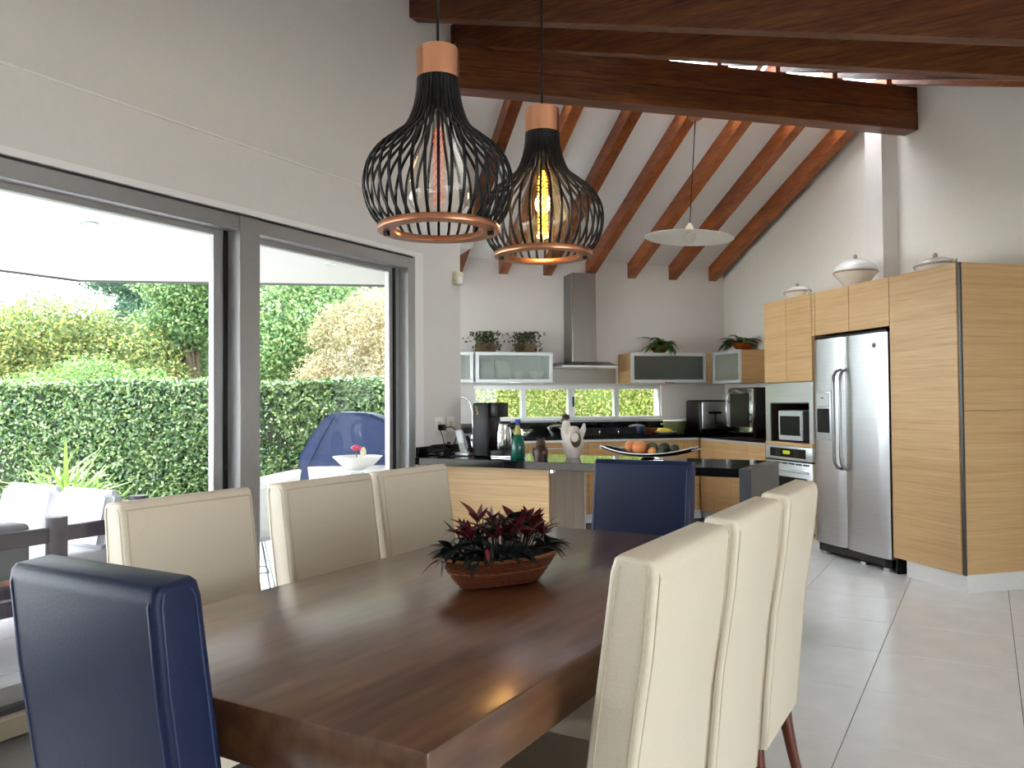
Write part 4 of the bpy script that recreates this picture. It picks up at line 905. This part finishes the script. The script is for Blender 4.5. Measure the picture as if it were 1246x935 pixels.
t.part('tail', tube(bm_new(), [(.045, 0, .14), (.068, 0, .18), (.072, 0, .215)], [.026, .018, .006], 10), M_hen, 60)
# fruit dish
FO = (-1.72, 4.52, ZC)
t = Thing('fruit_dish', 'long dark shallow dish with upturned silver ends holding fruit on the peninsula', 'dish', FO, local=True)
bm = bm_new(); nx, ny = 24, 8; g = []
def dz(u, v): return .024+.042*abs(u)**2.2+.02*v*v
for i in range(nx+1):
    u = -1+2*i/nx; g.append([bm.verts.new((.285*u, (.105*(1-.55*abs(u)**2))*(-1+2*j/ny), dz(u, -1+2*j/ny))) for j in range(ny+1)])
for i in range(nx):
    for j in range(ny): bm.faces.new((g[i][j], g[i+1][j], g[i+1][j+1], g[i][j+1]))
bmesh.ops.solidify(bm, geom=bm.faces[:], thickness=.006)
t.part('dish', bm, M_blackm, 60)
for s in (-1, 1):
    t.part('rim', tube(bm_new(), [(.285*(-1+2*i/24), s*.105*(1-.55*abs(-1+2*i/24)**2), dz(-1+2*i/24, 1)+.002) for i in range(25)], .004, 6), M_alul, 60)
for s in (-1, 1): t.part('end_grip', tube(bm_new(), [(s*.28, -.05, dz(1, .5)), (s*.315, 0, dz(1, 0)+.012), (s*.28, .05, dz(1, .5))], .004, 6), M_alul, 60)
t.part('foot', lathe(bm_new(), [(.05, 0), (.05, .008), (.03, .022), (0, .022)], 24), M_chrome)
for i in range(5): t.part('foot_bead', ball(bm_new(), (.05+.012*i, -.03, .008), .008, n=8), M_chrome, 60)
def fruit(nm, m, x, y, z, r, lb, cat, rz=1.0, ry=1.0, gp='fruit in the long dish'):
    bm = ball(bm_new(), (0, 0, 0), r, r*ry, r*rz, 20); ob = single(nm, bm, m, lb, cat, (FO[0]+x, FO[1]+y, ZC+z), group=gp, smooth=60)
fruit('orange', M_orange, -.115, .02, .080, .040, 'orange at the left end of the fruit dish', 'orange')
fruit('orange', M_orange, -.045, -.02, .079, .044, 'largest orange in front, second fruit from the left in the dish', 'orange')
fruit('orange', M_orange, .045, -.045, .058, .026, 'small orange half hidden in the middle of the fruit dish', 'orange')
fruit('mango', M_olive, .01, .04, .075, .038, 'brownish green fruit behind the largest orange in the dish', 'fruit', .95)
fruit('avocado', M_avoc, .095, .02, .073, .036, 'large dark avocado right of the middle in the fruit dish', 'avocado', 1.0, 1.0)
fruit('avocado', M_avoc, .10, -.045, .062, .026, 'small dark avocado in front of the large one in the dish', 'avocado')
fruit('lime', M_avoc, .165, -.01, .076, .027, 'dark green lime at the right end of the fruit dish', 'lime')

# ================================================================== OUTSIDE
bm = box(bm_new(), -60, 60, -60, 60, -.30, -.13); struct('floor_yard', bm, M_gravel)
bm = prism(bm_new(), [(XW-.2, -3.5), (XW-.2, 5.2), (-4.9, 7.0), (-5.4, 7.4), (-8.6, 5.2), (-8.6, -3.5)], -.13, -.024); terr = struct('floor_terrace', bm, M_grout)
tb = box(bm_new(), .003, .597, .003, .597, -.05, 0, .002, 1); tme2 = mesh('tile', tb, M_ttile, None)
for i in range(9):
    for j in range(15):
        x, y = XW-.2-.6*(i+1), -1.6+.6*j
        if x < -8.5 or (y-x)*S2 > 8.6 or (x+.6+y+.6)*S2 > .95 and y > 4.4: continue
        q = bpy.data.objects.new('tile', tme2); COL.objects.link(q); q.parent = terr; q.location = (x, y, -.01)
# terrace roof
bm = prism(bm_new(), [(XW-.19, -3.5), (XW-.19, 5.2), (-5.0, 6.6), (-5.2, 6.44), (-7.47, 4.57), (-7.47, -3.5)], 2.45, 2.75); roof = struct('ceiling_terrace', bm, M_soff)
P_ = [(-7.47, -3.5), (-7.47, 4.57), (-5.2, 6.44)]
for (x0, y0), (x1, y1) in zip(P_, P_[1:]): struct('fascia', tube(bm_new(), [(x0, y0, 2.46), (x1, y1, 2.46)], .03, 4), M_steeld, parent=roof)
for x, y, lb in ((-5.06, 3.16, 'round recessed spotlight in the terrace ceiling seen through the left pane'), (-4.82, 5.18, 'round recessed spotlight in the terrace ceiling seen through the right pane')):
    t = Thing('spotlight', lb, 'spotlight', (x, y, 2.45), group='terrace spotlights', local=True)
    t.part('ring', lathe(bm_new(), [(.035, 0), (.055, 0), (.055, -.008), (.035, -.004), (.035, 0)], 24, cap=False), M_alul); t.part('lens', lathe(bm_new(), [(0, -.001), (.035, -.001), (.035, -.003), (0, -.003)], 20), M_ceram)

# sofa with white cushions, facing the house
SX0, SX1, SY = -5.40, -4.18, 2.92
GZ = -.01
t = Thing('garden_sofa', 'dark wood garden sofa with white cushions on the terrace, seen through the left pane', 'sofa', ((SX0+SX1)/2, 2.65, GZ))
for x in (SX0-.02, SX1): t.part('post', tube(bm_new(), [(x, SY, GZ), (x, SY, .735)], .05, 16), M_dkwood, 50)
for x in (SX0-.02,): t.part('post', tube(bm_new(), [(x, 2.38, GZ), (x, 2.38, .66)], .05, 16), M_dkwood, 50)
t.part('back_rail', box(bm_new(), SX0, SX1, SY-.02, SY+.02, .64, .70, .004, 1), M_rdwood); t.part('back_rail', box(bm_new(), SX0, SX1, SY-.02, SY+.02, .42, .48, .004, 1), M_rdwood)
t.part('seat_frame', box(bm_new(), SX0, SX1, 2.38, SY, .24, .33, .004, 1), M_rdwood)
t.part('arm', box(bm_new(), SX0-.05, SX0+.03, 2.38, SY, .55, .61, .004, 1), M_rdwood)
for x0, x1 in ((SX0+.03, -4.80), (-4.785, SX1-.07)):
    t.part('seat_cushion', box(bm_new(), x0, x1, 2.37, SY-.05, .33, .45, .03, 3), M_cush, 60)
    bm = bm_new(); hexa(bm, [(x0, SY-.20, .44), (x1, SY-.20, .44), (x1, SY-.05, .44), (x0, SY-.05, .44), (x0, SY-.13, .765), (x1, SY-.13, .765), (x1, SY+.0-.03, .765), (x0, SY-.03, .765)])
    bmesh.ops.bevel(bm, geom=bm.edges[:], offset=.035, segments=3, affect='EDGES'); t.part('back_cushion', bm, M_cush, 60)
t = Thing('garden_armchair', 'dark wood terrace seat with grey cushion seen from behind at the left edge', 'chair', (-4.3, 1.8, GZ))
for y, z in ((2.44, .675), (1.25, .675)): t.part('post', tube(bm_new(), [(-4.17, y, GZ), (-4.17, y, z)], .052, 16), M_dkwood, 50)
t.part('back_rail', box(bm_new(), -4.19, -4.15, 1.25, 2.86, .545, .625, .004, 1), M_dkwood)
t.part('back_rail', box(bm_new(), -4.19, -4.15, 1.25, 2.44, .30, .36, .004, 1), M_dkwood)
t.part('back_cushion', box(bm_new(), -4.36, -4.20, 1.3, 2.33, .38, .655, .03, 3), M_cushg, 60)
t.part('seat_frame', box(bm_new(), -4.9, -4.19, 1.28, 2.30, .20, .28, .004, 1), M_dkwood)
t.part('seat_cushion', box(bm_new(), -4.88, -4.37, 1.3, 2.28, .28, .38, .03, 3), M_cushg, 60)
for y in (1.3, 2.28): t.part('leg', box(bm_new(), -4.9, -4.84, y-.03, y+.03, GZ, .2), M_dkwood, None)

# white table with bowl, moulded chair
t = Thing('garden_table', 'white square table on the terrace behind the cream chairs', 'table', (.5, 6.1, GZ), 'K')
t.part('tabletop', box(bm_new(), .06, .90, 5.45, 6.78, .71, .74, .005, 2), M_plastw)
for a in (.12, .84):
    for b in (5.52, 6.70): t.part('leg', tube(bm_new(), [(a, b, .71), (a, b, GZ)], .02, 8), M_plastw)
t = Thing('flower_bowl', 'white pedestal bowl with a small pink flower on the terrace table', 'bowl', (.40, 5.95, .74), 'K', local=True)
t.part('bowl', lathe(bm_new(), [(0, .03), (.05, .03), (.12, .07), (.175, .125), (.178, .13), (.168, .13), (.11, .08), (0, .05)], 36), M_plastw, 60)
t.part('pedestal', lathe(bm_new(), [(.06, 0), (.055, .008), (.025, .015), (.03, .035), (0, .035)], 24), M_cglass)
f_ = t.part('flower', ball(bm_new(), (-.01, 0, .19), .03, .03, .022, 10), M_pinkf, 60)
for k in range(5): t.part('petal', ball(bm_new(), (-.01+.024*math.cos(k*1.26), .024*math.sin(k*1.26), .19), .018, .018, .011, 8), M_pinkf, 60, parent=f_)
t.part('stem', tube(bm_new(), [(0, 0, .06), (-.01, 0, .18)], .004, 5), M_small); t.part('shell', ball(bm_new(), (.04, 0, .16), .022, .02, .035, 10), M_beige, 60)
t = Thing('garden_chair', 'white moulded tub chair with thin wire legs on the terrace', 'chair', (-3.98, 3.55, GZ), rot=rad(-35), local=True)
bm = bm_new(); NU, NV = 26, 8; g = []
for j in range(NV+1):
    v = j/NV; row = []
    for i in range(NU+1):
        u = -2.3+4.6*i/NU; top_ = .84-.16*(abs(u)/2.3)**1.5; r0 = .18+.13*v**.7; row.append(bm.verts.new((r0*1.05*math.sin(u), r0*math.cos(u), .44+(top_-.44)*v**1.3)))
    g.append(row)
for j in range(NV):
    for i in range(NU): bm.faces.new((g[j][i], g[j][i+1], g[j+1][i+1], g[j+1][i]))
bmesh.ops.solidify(bm, geom=bm.faces[:], thickness=.016); t.part('shell', bm, M_plastw, 60)
t.part('seat', lathe(bm_new(), [(0, .42), (.19, .425), (.215, .445), (.19, .455), (0, .445)], 28), M_plastw, 60)
for a in (.785, 2.356, 3.927, 5.498): t.part('leg', tube(bm_new(), [(.1*math.cos(a), .1*math.sin(a), .42), (.22*math.cos(a), .22*math.sin(a), 0)], .008, 8), M_chrome)
t.part('brace', tube(bm_new(), [(.15*math.cos(a), .15*math.sin(a), .22) for a in (.785, 2.356, 3.927, 5.498, .785)], .005, 6), M_chrome)

# covered grill
t = Thing('covered_grill', 'barbecue grill under a dark blue fitted cover in front of the hedge', 'grill', (-4.72, 5.36, GZ), rot=rad(31), local=True)
bm = bm_new(); prof = [(-.40, 0), (-.40, .60), (-.43, .80), (-.31, 1.02), (-.20, 1.16), (-.12, 1.19), (.16, 1.18), (.30, 1.12), (.38, .98), (.40, .80), (.39, 0)]
A = [bm.verts.new((x, -.26+.10*max(0, z-.75), z)) for x, z in prof]; B = [bm.verts.new((x, .26-.10*max(0, z-.75), z)) for x, z in prof]
bm.faces.new(A[::-1]); bm.faces.new(B)
for i in range(len(prof)): j = (i+1) % len(prof); bm.faces.new((A[i], A[j], B[j], B[i]))
bmesh.ops.recalc_face_normals(bm, faces=bm.faces[:]); bmesh.ops.bevel(bm, geom=bm.edges[:], offset=.025, segments=2, affect='EDGES')
t.part('cover', bm, M_cover, 45)
t.part('cover_seam', tube(bm_new(), [(x, -.262+.10*max(0, z-.75), z) for x, z in [(-.33, .0), (-.34, .75), (-.22, 1.0), (-.13, 1.15)]], .006, 5), M_cover, 60)

# hedges
def hedge(name, label, p0, p1, z0, z1, th, n, m, L=.075, W=.045, seed=1, mc=M_core):
    global RNG
    RNG = np.random.default_rng(seed); p0 = Vector(p0); p1 = Vector(p1); d = p1-p0; ln = d.length; ang = math.atan2(d.y, d.x)
    t = Thing(name, label, 'hedge', ((p0.x+p1.x)/2, (p0.y+p1.y)/2, z0), rot=ang, local=True)
    t.part('hedge_core', box(bm_new(), -ln/2+.05, ln/2-.05, -th/2+.06, th/2-.06, 0, z1-z0-.08), mc, None)
    h = z1-z0; areas = np.array([ln*h, ln*h*.25, ln*th*1.3, th*h, th*h]); cnt = (n*areas/areas.sum()).astype(int); PS = []; NS = []
    for k, c in enumerate(cnt):
        u = RNG.uniform(-ln/2, ln/2, c); v = RNG.uniform(0, h, c); q = RNG.uniform(-th/2, th/2, c); dd = np.abs(RNG.normal(0, .045, c)); lump = .05*np.sin(u*2.1)+.04*np.sin(u*5.3+v*4)
        if k == 0: PS.append(np.c_[u, -th/2+dd-lump*.6, v]); NS.append(np.tile([0, -1, .3], (c, 1)))
        elif k == 1: PS.append(np.c_[u, th/2-dd, v]); NS.append(np.tile([0, 1, .3], (c, 1)))
        elif k == 2: PS.append(np.c_[u, q, h-dd+lump*.5+np.abs(RNG.normal(0, .02, c))]); NS.append(np.tile([0, 0, 1.], (c, 1)))
        else: s = -1 if k == 3 else 1; PS.append(np.c_[s*(ln/2-dd), q, v]); NS.append(np.tile([s, 0, .3], (c, 1)))
    V, F = leaf_cards(np.concatenate(PS), L, W, np.concatenate(NS), .35)
    ob = bpy.data.objects.new('foliage', np_mesh('foliage', V, F, m)); COL.objects.link(ob); ob.parent = t.e; ob['kind'] = 'stuff'
hedge('hedge', 'long clipped green hedge at the back of the terrace, seen through the glass door', (-13.2, 3.85), (-6.15, 7.97), -.13, 1.50, .7, 110000, M_hedge, .06, .036, 2)
kp0, kp1 = K(1.62, 10.05), K(6.6, 10.05)
hedge('hedge', 'bright yellow-green hedge close outside the kitchen strip window', (kp0.x, kp0.y), (kp1.x, kp1.y), -.13, 2.3, .5, 60000, M_hedgel, .05, .03, 3, M_core2)

# trees
def tree(label, c, blobs, n, m, L, W, seed, trunk=True):
    global RNG
    RNG = np.random.default_rng(seed); r = random.Random(seed)
    t = Thing('tree', label, 'tree', (c[0], c[1], -.13), group='trees beyond the hedge', local=True)
    if trunk:
        t.part('trunk', tube(bm_new(), [(0, 0, 0), (.05, .02, blobs[0][2]*.5), (0, 0, blobs[0][2])], [.09, .07, .04], 8), M_bark, 60)
        for bx_, by_, bz_, br_ in blobs[1:5]: t.part('branch', tube(bm_new(), [(.03, .02, blobs[0][2]*.4), (bx_*.5, by_*.5, (bz_+blobs[0][2]*.4)*.5), (bx_, by_, bz_)], [.07, .05, .02], 6), M_bark, 60)
    w_ = np.array([b[3]**2 for b in blobs]); w_ = w_/w_.sum(); PS = []; NS = []
    for (bx_, by_, bz_, br_), q in zip(blobs, w_):
        k = int(n*q); d = RNG.normal(size=(k, 3)); d /= np.linalg.norm(d, axis=1)[:, None]; rr = br_*(1-np.abs(RNG.normal(0, .16, k)))
        rr *= 1+.18*np.sin(d[:, 0]*7+seed)*np.sin(d[:, 2]*6+bx_*3)
        P = d*rr[:, None]*np.array([1, 1, .85]) + np.array([bx_, by_, bz_]); P[:, 2] = np.maximum(P[:, 2], .2); P += RNG.normal(0, .05, P.shape); PS.append(P); NS.append(d)
    V, F = leaf_cards(np.concatenate(PS), L, W, np.concatenate(NS)+np.array([0, 0, .5]), .3)
    ob = bpy.data.objects.new('foliage', np_mesh('foliage', V, F, m)); COL.objects.link(ob); ob.parent = t.e; ob['kind'] = 'stuff'
def at(px, d): return ((px-623)/984.6*d*.863-.505*d, (px-623)/984.6*d*.505+.863*d)      # ground point by bearing and distance
def crown(r, w, z0, z1, k, br):
    return [(0, 0, (z0+z1)/2, br*.8)]+[(r.uniform(-w, w)*1.15, r.uniform(-w*.7, w*.7), r.uniform(z0-.2, z1+.35), br*r.uniform(.35, .72)) for _ in range(int(k*2.4))]
R3 = random.Random(21)
tree('yellow-green round-topped tree at the far left of the left pane', at(75, 16), [(0, 0, 2.2, 1.3)]+[(-1.3, -.5, 1.7, .95), (1.0, .6, 2.2, 1.05), (.3, .1, 2.75, .9), (-.6, -.3, 2.55, .8), (1.6, .9, 1.6, .9), (-1.9, -1.0, 1.3, .9)]+[(R3.uniform(-1.9, 1.7), R3.uniform(-1.2, -.2), R3.uniform(1.2, 3.0), R3.uniform(.3, .6)) for _ in range(16)], 52000, M_tr[0], 0.088, 0.043, 31)
tree('tall dark blue-green tree in the middle of the left pane', at(190, 21), crown(R3, 1.3, 1.5, 5.2, 9, 1.35), 40000, M_tr[1], 0.136, 0.072, 32)
tree('light green tree beside the door mullion in the left pane', at(238, 17), crown(R3, .9, 1.8, 4.6, 8, 1.1), 40000, M_tr[3], 0.095, 0.050, 33)
tree('low bright green bush just above the hedge in the left pane', at(110, 13.2), [(0, 0, 1.5, .75), (.8, .45, 1.35, .65), (-.9, -.5, 1.3, .7), (1.6, .9, 1.25, .6)], 18000, M_tr[2], 0.075, 0.043, 34)
tree('dense mid green tree at the left of the right pane', at(345, 16), crown(R3, 1.0, 1.4, 4.6, 9, 1.1), 48000, M_tr[3], 0.088, 0.050, 35)
tree('pale straw-coloured dry bush in the right pane', at(440, 14.5), [(0, 0, 1.9, .95), (.5, .3, 2.5, .75), (-.4, -.2, 1.5, .85), (.9, .5, 1.8, .8), (.1, .1, 3.0, .5)]+[(R3.uniform(-.7, 1.1), R3.uniform(-.8, -.1), R3.uniform(1.2, 3.2), R3.uniform(.2, .42)) for _ in range(14)], 36000, M_tr[4], 0.068, 0.029, 36)
tree('tall grey-green tree behind the dry bush in the right pane', at(410, 22), crown(R3, 1.7, 2.0, 5.6, 9, 1.4), 44000, M_tr[5], 0.122, 0.058, 37)
tree('yellow-green tree at the right edge of the right pane', at(480, 18), crown(R3, .7, 2.5, 4.8, 6, 1.0), 28000, M_tr[0], 0.095, 0.050, 38)
tree('distant green tree far behind the left pane', at(140, 30), crown(R3, 3.2, 1.5, 5.8, 9, 2.0), 32000, M_tr[5], 0.177, 0.094, 39)
tree('distant green tree far behind the right pane', at(330, 30), crown(R3, 4.0, 1.5, 7.5, 12, 2.2), 40000, M_tr[1], 0.190, 0.101, 40)
tree('distant olive tree behind the door mullion', at(260, 26), crown(R3, 2.0, 1.5, 6.0, 9, 1.7), 32000, M_tr[5], 0.150, 0.079, 41)
# strap-leaved clump and border plants
def strap(label, o, n, R_, H, seed, m, zz=.25):
    r = random.Random(seed); t = Thing('strap_plant', label, 'plant', (o[0], o[1], -.13), group='strap-leaved plants by the hedge', local=True)
    MS = []
    for L, dr in ((H*1.2, .5), (H, .9), (H*.9, .3)):
        bm = bm_new(); prev = None
        for i in range(7):
            s = i/6; wv = .022*(1-s**2*.9); p = (L*.55*s, L*(s-dr*s*s*.6)); row = [bm.verts.new((-wv, p[0], p[1])), bm.verts.new((wv, p[0], p[1]))]
            if prev: bm.faces.new((prev[0], prev[1], row[1], row[0]))
            prev = row
        MS.append(mesh('leaf', bm, m, 180))
    for k in range(n):
        ob = bpy.data.objects.new('leaf', r.choice(MS)); COL.objects.link(ob); ob.parent = t.e; q = R_*math.sqrt(r.random()); u = r.uniform(0, 6.28)
        ob.location = (q*math.cos(u), q*math.sin(u), zz*r.random()*(1-.7*(q/R_)**2)); ob.rotation_euler = (r.uniform(-.85, .3), r.uniform(-.3, .3), u-math.pi/2+r.uniform(-.7, .7)); ob.scale = (r.uniform(.7, 1.1),)*3
strap('bright green strap-leaved clump in front of the hedge above the white cushions', at(68, 8.2), 299, .52, .46, 51, M_agap, .72)
strap('low strap-leaved plant at the left edge beside the white cushions', at(4, 8.0), 110, .4, .5, 52, M_agap)
strap('sparse strap-leaved plant between the clump and the right sofa post', at(150, 8.6), 50, .3, .5, 53, M_agap)
